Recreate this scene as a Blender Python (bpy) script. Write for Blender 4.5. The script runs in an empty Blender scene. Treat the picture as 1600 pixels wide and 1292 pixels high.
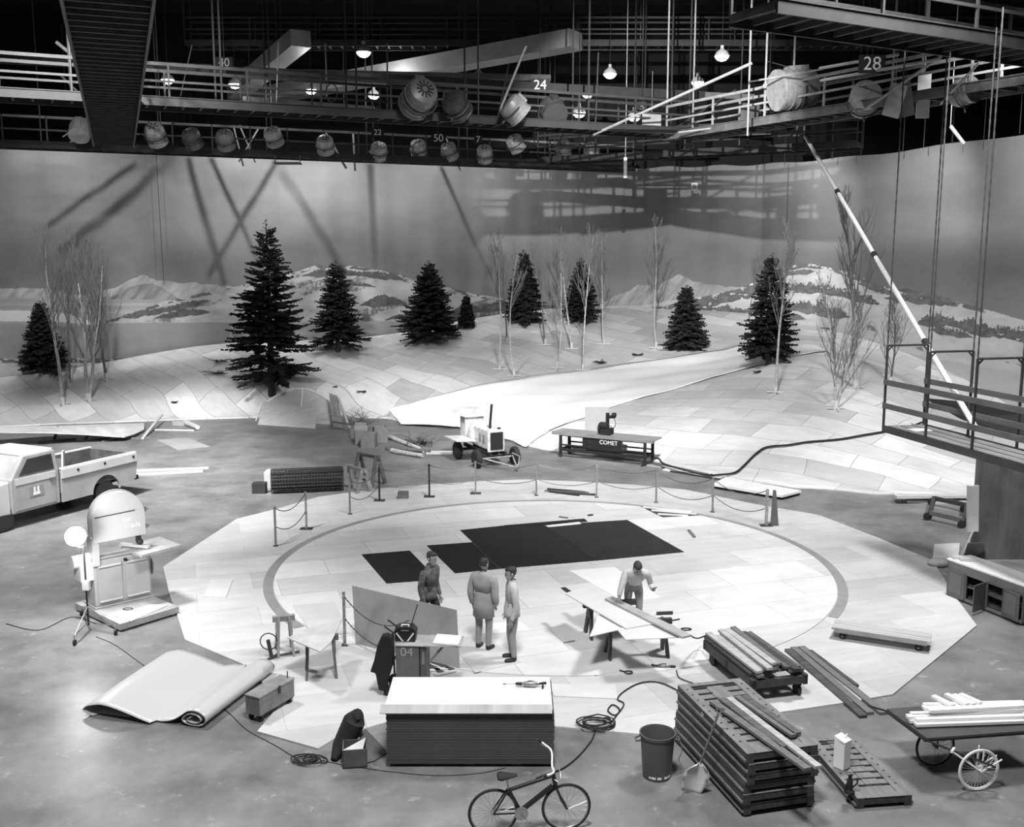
import bpy, math, random
import numpy as np
from mathutils import Vector, Matrix, Euler, Quaternion
sc = bpy.context.scene
COL = sc.collection
R = math.radians
random.seed(7)

# ------------------------------------------------------------------ camera
F = 1600.0; CZ = 7.4; PIT = math.atan(246/1600)
cam = bpy.data.objects.new('camera', bpy.data.cameras.new('camera')); COL.objects.link(cam)
cam.location = (0, 0, CZ); cam.rotation_euler = (R(90)-PIT, 0, 0)
cam.data.sensor_width = 36; cam.data.lens = 36*F/1600; cam.data.clip_end = 300
sc.camera = cam
def ray(px, py):
    u = (px-800)/F; v = (646-py)/F
    return Vector((u, math.cos(PIT)+v*math.sin(PIT), -math.sin(PIT)+v*math.cos(PIT)))
def G(px, py, z=0.0):                       # point of the height z seen at a pixel of the photograph
    d = ray(px, py); t = (z-CZ)/d.z
    return Vector((d.x*t, d.y*t, z))
def V(px, py, Y):                           # point at the distance Y
    d = ray(px, py); t = Y/d.y
    return Vector((d.x*t, Y, CZ+d.z*t))

# ------------------------------------------------------------------ world, exposure, lights
w = bpy.data.worlds.new('world'); sc.world = w; w.use_nodes = True
w.node_tree.nodes['Background'].inputs[0].default_value = (1, 1, 1, 1)
w.node_tree.nodes['Background'].inputs[1].default_value = 0.05
sc.view_settings.view_transform = 'Standard'; sc.view_settings.look = 'None'
sc.view_settings.gamma = 1; sc.view_settings.use_curve_mapping = False
sc.view_settings.exposure = 0.0
def light(kind, loc, energy, aim=None, size=1.0, spot=60, blend=.5, name='stage_light'):
    l = bpy.data.lights.new(name, kind); l.energy = energy
    if kind == 'AREA': l.shape = 'DISK'; l.size = size
    else: l.shadow_soft_size = size
    if kind == 'SPOT': l.spot_size = R(spot); l.spot_blend = blend
    o = bpy.data.objects.new(name, l); COL.objects.link(o); o.location = loc
    if aim is not None: o.rotation_euler = (Vector(aim)-Vector(loc)).to_track_quat('-Z', 'Y').to_euler()
    return o
# banks of studio floods in the grid over the floor
for (x, y, e, tx, ty) in ((-10, 20, 1350, -8, 22), (9, 20, 1350, 7, 22), (0, 8, 1450, 0, 13), (-13, 19, 2700, -13, 38), (3, 20, 1450, 3, 39), (18, 19, 900, 18, 34)):
    lo_ = light('AREA', (x, y, 15.6 if abs(x) < 11 and x != 3 else 20.6), e, (tx, ty, 0), 2.6)
    if True: lo_.data.spread = R(125 if abs(x) < 11 and x != 3 else 64)
# a hard flood behind the near gantry: throws the gantry shadows on the cyclorama
light('SPOT', (2.2, 19.5, 15.3), 42000, V(1040, 360, 59), .10, 34, .5)
light('SPOT', (-10, 22, 14.6), 6000, V(330, 330, 52), .10, 40, .8)
light('SPOT', (13, 23.5, 15.6), 12500, V(1490, 440, 46), .8, 40, .9)  # added unseen soft fill for the dim right of the cloth
# cyclorama floods on the far gantry, aimed down the painted cloth (lamp housings are built on the gantry)
CYC = ((110, 17500), (395, 25000), (540, 17000), (700, 12500), (820, 5000), (1230, 16000), (1400, 24000), (1540, 20000))

# ------------------------------------------------------------------ materials
MATS = {}
def mat(name, base, rough=.6, var=.0, scale=3., metal=0., bump=0., emit=0., stretch=None, dark=None, spots=0., coat=0.):
    if name in MATS: return MATS[name]
    m = bpy.data.materials.new(name); m.use_nodes = True; MATS[name] = m
    nt = m.node_tree; N = nt.nodes; L = nt.links; b = N['Principled BSDF']
    b.inputs['Roughness'].default_value = rough; b.inputs['Metallic'].default_value = metal
    if coat: b.inputs['Coat Weight'].default_value = coat
    col = (base, base, base, 1) if not isinstance(base, tuple) else base
    b.inputs['Base Color'].default_value = col
    if emit: b.inputs['Emission Color'].default_value = (1, 1, 1, 1); b.inputs['Emission Strength'].default_value = emit
    if var or bump:
        tc = N.new('ShaderNodeTexCoord'); mp = N.new('ShaderNodeMapping'); L.new(tc.outputs['Object'], mp.inputs[0])
        if stretch: mp.inputs['Scale'].default_value = stretch
        n = N.new('ShaderNodeTexNoise'); n.inputs['Scale'].default_value = scale; n.inputs['Detail'].default_value = 6; n.inputs['Roughness'].default_value = .65
        L.new(mp.outputs[0], n.inputs[0])
        r = N.new('ShaderNodeValToRGB'); L.new(n.outputs[0], r.inputs[0])
        lo = max(0, base*(1-var)) if dark is None else dark; hi = min(1, base*(1+var))
        r.color_ramp.elements[0].position = .32; r.color_ramp.elements[0].color = (lo, lo, lo, 1)
        r.color_ramp.elements[1].position = .68; r.color_ramp.elements[1].color = (hi, hi, hi, 1)
        L.new(r.outputs[0], b.inputs['Base Color'])
        if bump:
            bp = N.new('ShaderNodeBump'); bp.inputs['Strength'].default_value = bump; bp.inputs['Distance'].default_value = .02
            L.new(n.outputs[0], bp.inputs['Height']); L.new(bp.outputs[0], b.inputs['Normal'])
    return m
WOOD = lambda nm, b: mat(nm, b, .6, .22, 4, stretch=(.25, 4, 4), bump=.1)
def panel_mat(name, base, rot, bw=2.44, bh=1.22, var=.12, mortar=.35, msize=.006, noise=.10, rough=.6, off=(0, 0, 0), warp=0., blot=.0, bscale=.5):
    """sheets of board laid side by side: each sheet its own tone, fine dark joints, stains"""
    m = bpy.data.materials.new(name); m.use_nodes = True; MATS[name] = m
    nt = m.node_tree; N = nt.nodes; L = nt.links; b = N['Principled BSDF']; b.inputs['Roughness'].default_value = rough
    tc = N.new('ShaderNodeTexCoord'); mp = N.new('ShaderNodeMapping'); mp.inputs['Rotation'].default_value = (0, 0, rot); mp.inputs['Location'].default_value = off
    L.new(tc.outputs['Object'], mp.inputs[0]); vec = mp.outputs[0]
    if warp:
        nw = N.new('ShaderNodeTexNoise'); nw.inputs['Scale'].default_value = .12; L.new(mp.outputs[0], nw.inputs[0])
        mx = N.new('ShaderNodeVectorMath'); mx.operation = 'MULTIPLY_ADD'; L.new(nw.outputs['Color'], mx.inputs[0]); mx.inputs[1].default_value = (warp, warp, 0); L.new(mp.outputs[0], mx.inputs[2]); vec = mx.outputs[0]
    br = N.new('ShaderNodeTexBrick'); L.new(vec, br.inputs[0])
    br.inputs['Scale'].default_value = 1; br.inputs['Brick Width'].default_value = bw; br.inputs['Row Height'].default_value = bh
    br.inputs['Mortar Size'].default_value = msize; br.inputs['Mortar Smooth'].default_value = .1; br.inputs['Bias'].default_value = 0
    lo, hi, mo = base*(1-var), min(.95, base*(1+var*.7)), base*mortar
    br.inputs['Color1'].default_value = (lo,)*3+(1,); br.inputs['Color2'].default_value = (hi,)*3+(1,); br.inputs['Mortar'].default_value = (mo,)*3+(1,)
    n = N.new('ShaderNodeTexNoise'); n.inputs['Scale'].default_value = .9; n.inputs['Detail'].default_value = 9; n.inputs['Roughness'].default_value = .7
    mp2 = N.new('ShaderNodeMapping'); mp2.inputs['Scale'].default_value = (1, 3.2, 1); L.new(mp.outputs[0], mp2.inputs[0]); L.new(mp2.outputs[0], n.inputs[0])
    mr = N.new('ShaderNodeMapRange'); mr.inputs[1].default_value = .3; mr.inputs[2].default_value = .7; mr.inputs[3].default_value = 1-noise; mr.inputs[4].default_value = 1+noise*.6
    L.new(n.outputs[0], mr.inputs[0])
    mu = N.new('ShaderNodeVectorMath'); mu.operation = 'MULTIPLY'; L.new(br.outputs[0], mu.inputs[0]); L.new(mr.outputs[0], mu.inputs[1]); out = mu.outputs[0]
    if blot:
        n2 = N.new('ShaderNodeTexNoise'); n2.inputs['Scale'].default_value = bscale; n2.inputs['Detail'].default_value = 5; L.new(tc.outputs['Object'], n2.inputs[0])
        m2 = N.new('ShaderNodeMapRange'); m2.inputs[1].default_value = .5; m2.inputs[2].default_value = .75; m2.inputs[3].default_value = 1; m2.inputs[4].default_value = 1-blot
        L.new(n2.outputs[0], m2.inputs[0]); mu2 = N.new('ShaderNodeVectorMath'); mu2.operation = 'MULTIPLY'; L.new(out, mu2.inputs[0]); L.new(m2.outputs[0], mu2.inputs[1]); out = mu2.outputs[0]
    L.new(out, b.inputs['Base Color'])
    return m

# ------------------------------------------------------------------ mesh helpers
class MB:
    def __init__(s): s.v = []; s.f = []; s.mi = []; s.cur = 0; s.mats = []
    def use(s, m):
        if m not in s.mats: s.mats.append(m)
        s.cur = s.mats.index(m); return s
    def add(s, vs, fs):
        n = len(s.v); s.v += [tuple(v) for v in vs]; s.f += [tuple(i+n for i in f) for f in fs]; s.mi += [s.cur]*len(fs); return s
    def box(s, c, d, rot=None):
        x, y, z = d[0]/2, d[1]/2, d[2]/2
        vs = [Vector(p) for p in ((-x,-y,-z),(x,-y,-z),(x,y,-z),(-x,y,-z),(-x,-y,z),(x,-y,z),(x,y,z),(-x,y,z))]
        if rot is not None:
            M = rot if isinstance(rot, Matrix) else Euler(rot).to_matrix()
            vs = [M@v for v in vs]
        c = Vector(c)
        return s.add([v+c for v in vs], [(0,3,2,1),(4,5,6,7),(0,1,5,4),(1,2,6,5),(2,3,7,6),(3,0,4,7)])
    def beam(s, a, b, w_, h, up=(0, 0, 1)):
        a = Vector(a); b = Vector(b); d = (b-a); l = d.length
        if l < 1e-6: return s
        d /= l; up = Vector(up)
        if abs(d.dot(up)) > .98: up = Vector((0, 1, 0))
        sx = d.cross(up).normalized(); u = sx.cross(d).normalized()
        M = Matrix((sx, d, u)).transposed()
        return s.box((a+b)/2, (w_, l, h), M)
    def tube(s, pts, r, n=8, cap=True, closed=False):
        pts = [Vector(p) for p in pts]; m = len(pts); rs = r if isinstance(r, (list, tuple)) else [r]*m
        vs = []; nx = None
        for i, p in enumerate(pts):
            if closed: t = pts[(i+1) % m]-pts[i-1]
            else: t = pts[min(i+1, m-1)]-pts[max(i-1, 0)]
            t = t.normalized() if t.length > 1e-9 else Vector((0, 0, 1))
            if nx is None:
                nx = t.cross(Vector((0, 0, 1)))
                if nx.length < .05: nx = t.cross(Vector((0, 1, 0)))
            nx = (nx-t*nx.dot(t))
            nx = nx.normalized() if nx.length > 1e-6 else t.orthogonal().normalized()
            ny = t.cross(nx)
            for k in range(n):
                a = 2*math.pi*k/n; vs.append(p+(nx*math.cos(a)+ny*math.sin(a))*rs[i])
        fs = []
        for i in range(m if closed else m-1):
            j = (i+1) % m
            for k in range(n): fs.append((i*n+k, i*n+(k+1) % n, j*n+(k+1) % n, j*n+k))
        if cap and not closed: fs += [tuple(range(n-1, -1, -1)), tuple((m-1)*n+k for k in range(n))]
        return s.add(vs, fs)
    def lathe(s, prof, n=24, o=(0, 0, 0), axis='z', rot=None):
        o = Vector(o); vs = []
        for (r, z) in prof:
            for k in range(n):
                a = 2*math.pi*k/n; p = Vector((r*math.cos(a), r*math.sin(a), z))
                if axis == 'x': p = Vector((p.z, p.x, p.y))
                elif axis == 'y': p = Vector((p.y, p.z, p.x))
                if rot is not None: p = rot@p
                vs.append(p+o)
        fs = [(i*n+k, i*n+(k+1) % n, (i+1)*n+(k+1) % n, (i+1)*n+k) for i in range(len(prof)-1) for k in range(n)]
        if prof[0][0] > 1e-5: fs.append(tuple(range(n-1, -1, -1)))
        if prof[-1][0] > 1e-5: fs.append(tuple((len(prof)-1)*n+k for k in range(n)))
        return s.add(vs, fs)
    def prism(s, poly, z0, z1):
        n = len(poly); a = sum(poly[i][0]*poly[(i+1) % n][1]-poly[(i+1) % n][0]*poly[i][1] for i in range(n))
        if a < 0: poly = poly[::-1]
        vs = [(p[0], p[1], z0) for p in poly]+[(p[0], p[1], z1) for p in poly]
        fs = [tuple(range(n-1, -1, -1)), tuple(range(n, 2*n))]+[(i, (i+1) % n, n+(i+1) % n, n+i) for i in range(n)]
        return s.add(vs, fs)
    def extr(s, poly, depth, M):               # polygon in local xz extruded along local y, then matrix M
        n = len(poly); vs = [M@Vector((p[0], -depth/2, p[1])) for p in poly]+[M@Vector((p[0], depth/2, p[1])) for p in poly]
        fs = [tuple(range(n)), tuple(range(2*n-1, n-1, -1))]+[(i, n+i, n+(i+1) % n, (i+1) % n) for i in range(n)]
        return s.add(vs, fs)
    def slab(s, q, t):                          # four or more world points, thickened downwards by t
        n = len(q); q = [Vector(p) for p in q]; nn = (q[1]-q[0]).cross(q[2]-q[0]).normalized()
        if nn.z < 0: nn = -nn
        vs = q+[p-nn*t for p in q]
        return s.add(vs, [tuple(range(n)), tuple(range(2*n-1, n-1, -1))]+[(i, n+i, n+(i+1) % n, (i+1) % n) for i in range(n)])
    def ball(s, c, r, n=12, sq=(1, 1, 1)):
        m = n//2+1; prof = [(max(1e-6, math.sin(math.pi*i/m)), -math.cos(math.pi*i/m)) for i in range(m+1)]
        c = Vector(c); b = MB(); b.lathe(prof, n)
        return s.add([Vector((v[0]*r*sq[0], v[1]*r*sq[1], v[2]*r*sq[2]))+c for v in b.v], b.f)
def build(name, mb, m=None, parent=None, world=False, smooth=False, origin=None, bevel=0):
    v = np.array(mb.v, dtype=float)
    if parent is None:
        if origin is None: origin = Vector(((v[:, 0].min()+v[:, 0].max())/2, (v[:, 1].min()+v[:, 1].max())/2, v[:, 2].min()))
        off = Vector(origin)
    elif world: off = parent.location.copy()
    else: off = Vector((0, 0, 0))
    v = v-np.array(off)
    me = bpy.data.meshes.new(name); me.from_pydata(v.tolist(), [], mb.f)
    if mb.mats:
        for mm in mb.mats: me.materials.append(mm)
        me.polygons.foreach_set('material_index', mb.mi)
    elif m: me.materials.append(m)
    import bmesh
    bm = bmesh.new(); bm.from_mesh(me); bmesh.ops.recalc_face_normals(bm, faces=bm.faces); bm.to_mesh(me); bm.free()
    if smooth:
        me.polygons.foreach_set('use_smooth', [True]*len(me.polygons))
        if smooth != 2: me.set_sharp_from_angle(angle=R(40))
    o = bpy.data.objects.new(name, me); COL.objects.link(o)
    if parent is None: o.location = off
    else: o.parent = parent
    if bevel:
        b = o.modifiers.new('b', 'BEVEL'); b.width = bevel; b.segments = 2; b.limit_method = 'ANGLE'
    return o
def tag(o, label, cat, group=None):
    o['label'] = label; o['category'] = cat
    if group: o['group'] = group
    return o
def thing(name, label, cat, loc=(0, 0, 0), rz=0, group=None):
    o = bpy.data.objects.new(name, None); COL.objects.link(o); o.empty_display_size = .2
    o.location = loc; o.rotation_euler = (0, 0, rz); tag(o, label, cat, group); return o
def struct(o):
    o['kind'] = 'structure'; return o
def kids(o): return [c for c in bpy.data.objects if c.parent == o]
def dup(o, loc=None, rz=None, label=None, group=None, parent=None, K=None):
    c = o.copy(); COL.objects.link(c)
    if parent is not None: c.parent = parent
    if loc is not None: c.location = loc
    if rz is not None: c.rotation_euler = (0, 0, rz)
    if label: c['label'] = label
    if group: c['group'] = group
    for ch in kids(o): dup(ch, parent=c)
    return c
def sag(a, b, d, n=12):
    a = Vector(a); b = Vector(b)
    return [a.lerp(b, i/n)-Vector((0, 0, 4*d*(i/n)*(1-i/n))) for i in range(n+1)]
def smoothpath(pts, k=6):
    pts = [Vector(p) for p in pts]; out = []
    for i in range(len(pts)-1):
        p0 = pts[max(i-1, 0)]; p1 = pts[i]; p2 = pts[i+1]; p3 = pts[min(i+2, len(pts)-1)]
        for j in range(k):
            t = j/k; out.append(.5*((2*p1)+(p2-p0)*t+(2*p0-5*p1+4*p2-p3)*t*t+(3*p1-p0-3*p2+p3)*t**3))
    return out+[pts[-1]]
def text(name, s, size, m, parent, loc, rot, depth=.002, world=False):
    c = bpy.data.curves.new(name, 'FONT'); c.body = s; c.size = size; c.extrude = depth; c.align_x = 'CENTER'; c.align_y = 'CENTER'
    o = bpy.data.objects.new(name, c); me = bpy.data.meshes.new_from_object(o); bpy.data.objects.remove(o)
    me.materials.clear(); me.materials.append(m)
    t = bpy.data.objects.new(name, me); COL.objects.link(t); t.parent = parent
    t.location = Vector(loc)-(parent.location if world else Vector((0, 0, 0))); t.rotation_euler = rot
    return t

# ------------------------------------------------------------------ floor
fl = mat('stage floor concrete', .19, .42, .38, .62, bump=.03)
nt = fl.node_tree; N = nt.nodes; L = nt.links; bs = N['Principled BSDF']; bs.inputs['Specular IOR Level'].default_value = .3
n2 = N.new('ShaderNodeTexNoise'); n2.inputs['Scale'].default_value = 3.2; n2.inputs['Detail'].default_value = 10; n2.inputs['Roughness'].default_value = .75
L.new(N['Texture Coordinate'].outputs['Object'], n2.inputs[0])
mr = N.new('ShaderNodeMapRange'); mr.inputs[1].default_value = .58; mr.inputs[2].default_value = .72; mr.inputs[3].default_value = 0; mr.inputs[4].default_value = .22; L.new(n2.outputs[0], mr.inputs[0])
ad = N.new('ShaderNodeVectorMath'); ad.operation = 'ADD'; L.new(N['Color Ramp'].outputs[0], ad.inputs[0]); L.new(mr.outputs[0], ad.inputs[1]); L.new(ad.outputs[0], bs.inputs['Base Color'])
b = MB(); b.box((0, 34, -.15), (76, 76, .3)); struct(build('floor', b, fl, origin=(0, 34, 0)))

# ------------------------------------------------------------------ plywood deck round the turntable
PT = .03
out = [(255,887),(370,812),(430,797),(500,777),(580,766),(657,759),(750,753),(820,750.5),(895,753),(995,759),(1070,766),(1180,789),(1280,806),(1370,841),(1457,877),(1497,940),(1526,979),(1395,1087),(1320,1100),(1225,1114),(1130,1132),(1000,1149),(940,1144),(865,1137),(760,1137),(650,1133),(602,1131),(575,1139),(530,1152),(497,1172),(402,1145),(440,1100),(385,1042),(289,1001),(277,962),(265,931)]
poly = [tuple(G(*p))[:2] for p in out]
deckm = panel_mat('deck plywood', .56, R(-18), var=.13, mortar=.6, msize=.004, noise=.14, blot=.2, bscale=.35)
b = MB(); b.prism(poly, 0, PT); struct(build('stage_platform', b, deckm, origin=(0, 24, 0)))
# circle fit of the turntable
P4 = [G(*p, PT) for p in ((870,779),(415,905),(1347,925),(1235,1010),(1197,838),(560,815))]
A = np.array([[2*p.x, 2*p.y, 1] for p in P4]); B = np.array([p.x**2+p.y**2 for p in P4])
sol = np.linalg.lstsq(A, B, rcond=None)[0]; TCX, TCY = sol[0], sol[1]; TR = math.sqrt(sol[2]+TCX**2+TCY**2)
print('turntable', TCX, TCY, TR)
def ring(r0, r1, z0, z1, n=160, a0=-32, a1=218):
    b = MB(); vs = []
    for k in range(n+1):
        a = R(a0+(a1-a0)*k/n); c, s_ = math.cos(a), math.sin(a)
        vs += [(TCX+r0*c, TCY+r0*s_, z0), (TCX+r1*c, TCY+r1*s_, z0), (TCX+r1*c, TCY+r1*s_, z1), (TCX+r0*c, TCY+r0*s_, z1)]
    fs = [(4*k+j, 4*(k+1)+j, 4*(k+1)+(j+1) % 4, 4*k+(j+1) % 4) for k in range(n) for j in range(4)]
    return b.add(vs, fs)
struct(build('turntable_rim', ring(TR-.22, TR, PT-.01, PT+.006), mat('rim board', .27, .6, .15, 2), origin=(TCX, TCY, 0)))
discm = panel_mat('turntable plywood', .68, R(-18), var=.12, mortar=.5, msize=.006, noise=.12, off=(.3, .25, 0), blot=.16)
b = MB(); b.prism([(TCX+(TR-.235)*math.cos(2*math.pi*k/160), TCY+(TR-.235)*math.sin(2*math.pi*k/160)) for k in range(160)], PT-.005, PT+.02)
struct(build('turntable', b, discm, origin=(TCX, TCY, 0)))
TZ = PT+.02
def flat(name, px, m, label, cat, z=0., t=.02, group=None, lift=0):
    q = [G(p[0], p[1], z+t) for p in px]; q = [Vector((p.x, p.y, z+t+lift)) for p in q]
    b = MB(); b.prism([(p.x, p.y) for p in q], z+lift, z+t+lift)
    return tag(build(name, b, m), label, cat, group)
blk = mat('black sheet', .008, .8, .35, 1.2)
flat('floor_sheet', [(565,866),(640,860),(684,905),(604,911)], blk, 'lone small black floor sheet beside the large black area', 'floor sheet', TZ, .012, 'black sheets laid on the turntable')
flat('floor_sheet', [(667,852),(738,847),(781,888),(711,895)], blk, 'narrow black floor sheet at the edge nearest the walking man', 'floor sheet', TZ, .012, 'black sheets laid on the turntable')
flat('floor_sheet', [(719,828),(787,821),(850,820.5),(929,875.5),(782,888),(739,847)], mat('black sheet 2', .010, .8, .35, 1.2), 'middle black floor sheet with the stepped corner', 'floor sheet', TZ, .012, 'black sheets laid on the turntable')
flat('floor_sheet', [(851,820.5),(980,812),(1069,862),(930,875.5)], mat('black sheet 3', .018, .8, .35, 1.2), 'slightly paler black floor sheet nearest the bending man', 'floor sheet', TZ, .012, 'black sheets laid on the turntable')
flat('floor_sheet', [(788,820.5),(913,810),(918,814.5),(850,820)], blk, 'thin black strip sheet at the far edge of the black area', 'floor sheet', TZ, .012, 'black sheets laid on the turntable')
whb = mat('white board', .82, .5, .04, 2)
flat('board_strip', [(852,821),(905,815),(908,818),(858,823)], whb, 'white board strip lying on the far edge of the black sheets', 'board', TZ+.012, .012)
dk = mat('pit shade', .03, .8)
flat('floor_opening', [(1000,790.5),(1032,797),(1095,805),(1035,808)], dk, 'dark sheet for the shaded opening in the turntable edge with bare joists', 'floor opening', TZ, .004)  # dark sheet on the boards stands for the shaded pit
for i, (a, b_) in enumerate((((1005,792),(1080,800)), ((1018,797),(1088,803)), ((1028,803),(1075,805.5)))):
    b = MB(); b.beam(G(*a, TZ+.02), G(*b_, TZ+.02), .09, .03); tag(build('floor_joist', b, whb), 'bare pale joist crossing the dark opening in the turntable', 'joist', 'joists in the turntable opening')

# ------------------------------------------------------------------ cyclorama (plan) and artificial hills
WP = [(-140, 46.0), (75, 49.0), (250, 51.3), (450, 54), (650, 57), (857, 60), (1000, 60.2), (1180, 58), (1300, 54), (1450, 48), (1545, 44.4), (1660, 40.2), (1760, 36.5)]
wx = np.array([p[0] for p in WP]); wy = np.array([p[1] for p in WP])
def wallY(px): return float(np.interp(px, wx, wy))
FE = [(-160,676),(75,664),(300,656),(400,653),(520,651),(610,655),(640,663),(720,669),(800,692),(850,703),(1010,721),(1120,744),(1240,763),(1300,766),(1370,774),(1410,773),(1560,779),(1760,790)]
fx = [p[0] for p in FE]; fy = [p[1] for p in FE]
CP = []
def cpt(px, py, Y): v = V(px, py, Y); CP.append((v.x, v.y, v.z))
for px in range(-160, 1761, 60):
    g = G(px, float(np.interp(px, fx, fy))); CP.append((g.x, g.y, 0))
for a in ((-160,527,50.5),(0,527,51.0),(75,527,51.5),(200,527,52.5),(300,526,53),(400,524,54),(500,530,55),(580,530,55.5),(650,527,56),(720,512,56.5),(790,502,57.5),(860,497,58),(940,494,58.5),(1000,494,58.5),(1060,492,58.5),(1110,490,58),
          (100,600,48.3),(300,590,48.8),(420,600,48.3),(540,600,48),(640,590,50),(700,590,49),(760,550,52.5),(860,540,53.5),(960,535,54),(780,580,50),(900,575,50),(1000,560,51),(1080,540,52.5),(1140,520,55),
          (700,630,46.5),(800,640,45),(900,620,46.5),(1000,590,47.8),(1100,570,48.6),(1170,543,49.5),(1170,578,46.5),(970,632,43.3),(1060,610,44.4),
          (1280,543,44.6),(1230,556,44.8),(1340,560,43.6),(1420,600,41.8),(1545,680,38),(1640,745,34.5),(1200,600,42.3),(1150,640,39.6),(1040,650,40.8),(1300,640,38.6),(1400,660,37.4),(1480,700,36)):
    cpt(*a)
# behind the crests the ground falls gently towards the cloth
for a in ((1350,45.5,2.7),(1450,43,1.5),(1545,41,.4),(1250,49,2.9),(1180,54,3.2)):
    X = (a[0]-800)/F*a[1]; CP.append((X, a[1], a[2]))
CP = np.array(CP); n_ = len(CP)
D = np.sqrt(((CP[:, None, :2]-CP[None, :, :2])**2).sum(-1)); K = D+np.eye(n_)*.35*0
Am = np.zeros((n_+3, n_+3)); Am[:n_, :n_] = K-np.eye(n_)*.4; Am[:n_, n_] = 1; Am[:n_, n_+1:] = CP[:, :2]; Am[n_, :n_] = 1; Am[n_+1:, :n_] = CP[:, :2].T
sol = np.linalg.solve(Am, np.concatenate([CP[:, 2], [0, 0, 0]]))
def hz(x, y):
    x = np.atleast_1d(np.asarray(x, float)); y = np.atleast_1d(np.asarray(y, float))
    d = np.sqrt((x[:, None]-CP[None, :, 0])**2+(y[:, None]-CP[None, :, 1])**2+.3)
    return d@sol[:n_]+sol[n_]+sol[n_+1]*x+sol[n_+2]*y
def frontY(px): return G(px, float(np.interp(px, fx, fy))).y
# plan direction of a column: X/Y ratio depends on py through the pitch, so use slopes k = X/Y
cols = np.linspace(-150, 1750, 260); rows = np.linspace(0, 1, 60)
vs = []; 
for px in cols:
    f0 = G(px, float(np.interp(px, fx, fy))); k = f0.x/f0.y; yb = wallY(px)-.25
    ys = f0.y+(yb-f0.y)*rows; xs = ys*k
    z = hz(xs, ys); z = np.maximum(z, 0)*np.minimum(1, (ys-f0.y)/1.5+.02); z[0] = .02
    vs += [(xs[i], ys[i], z[i]+.05) for i in range(len(rows))]
nr = len(rows); fs = [(i*nr+j, (i+1)*nr+j, (i+1)*nr+j+1, i*nr+j+1) for i in range(len(cols)-1) for j in range(nr-1)]
nn = len(vs)   # skirt down to the floor in front
for i in range(len(cols)): vs.append((vs[i*nr][0], vs[i*nr][1]+.03, -.01))
fs += [((i+1)*nr, i*nr, nn+i, nn+i+1) for i in range(len(cols)-1)]
GXs = np.arange(-32, 36, .2); GYs = np.arange(28, 63, .2)
TG = np.maximum(np.concatenate([hz(GXs, np.full_like(GXs, y))[None, :] for y in GYs]), 0)
def terr(x, y):
    px = 800+F*x/y*math.cos(PIT); yf = frontY(px)
    if y < yf: return 0.
    u = min(max((x-GXs[0])/.2, 0), len(GXs)-2.001); v = min(max((y-GYs[0])/.2, 0), len(GYs)-2.001); i = int(u); j = int(v); u -= i; v -= j
    h = (TG[j, i]*(1-u)+TG[j, i+1]*u)*(1-v)+(TG[j+1, i]*(1-u)+TG[j+1, i+1]*u)*v
    return float(h)*min(1, (y-yf)/1.5+.02)
hillm = panel_mat('hill covering boards', .70, R(38), bw=2.44, bh=1.22, var=.24, mortar=.36, msize=.010, noise=.14, warp=2.2, blot=.25, bscale=.25)
b = MB(); b.add(vs, fs); ho = struct(build('snow_hill', b, hillm, origin=(0, 45, 0), smooth=2))
def hit(px, py, lift=0.):
    d = ray(px, py); o = Vector((0, 0, CZ)); t = 28.
    while t < 64:
        p = o+d*(t/d.y)
        if p.z-lift <= terr(p.x, p.y)+.05: return p
        t += .06
    return o+d*(60/d.y)

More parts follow.
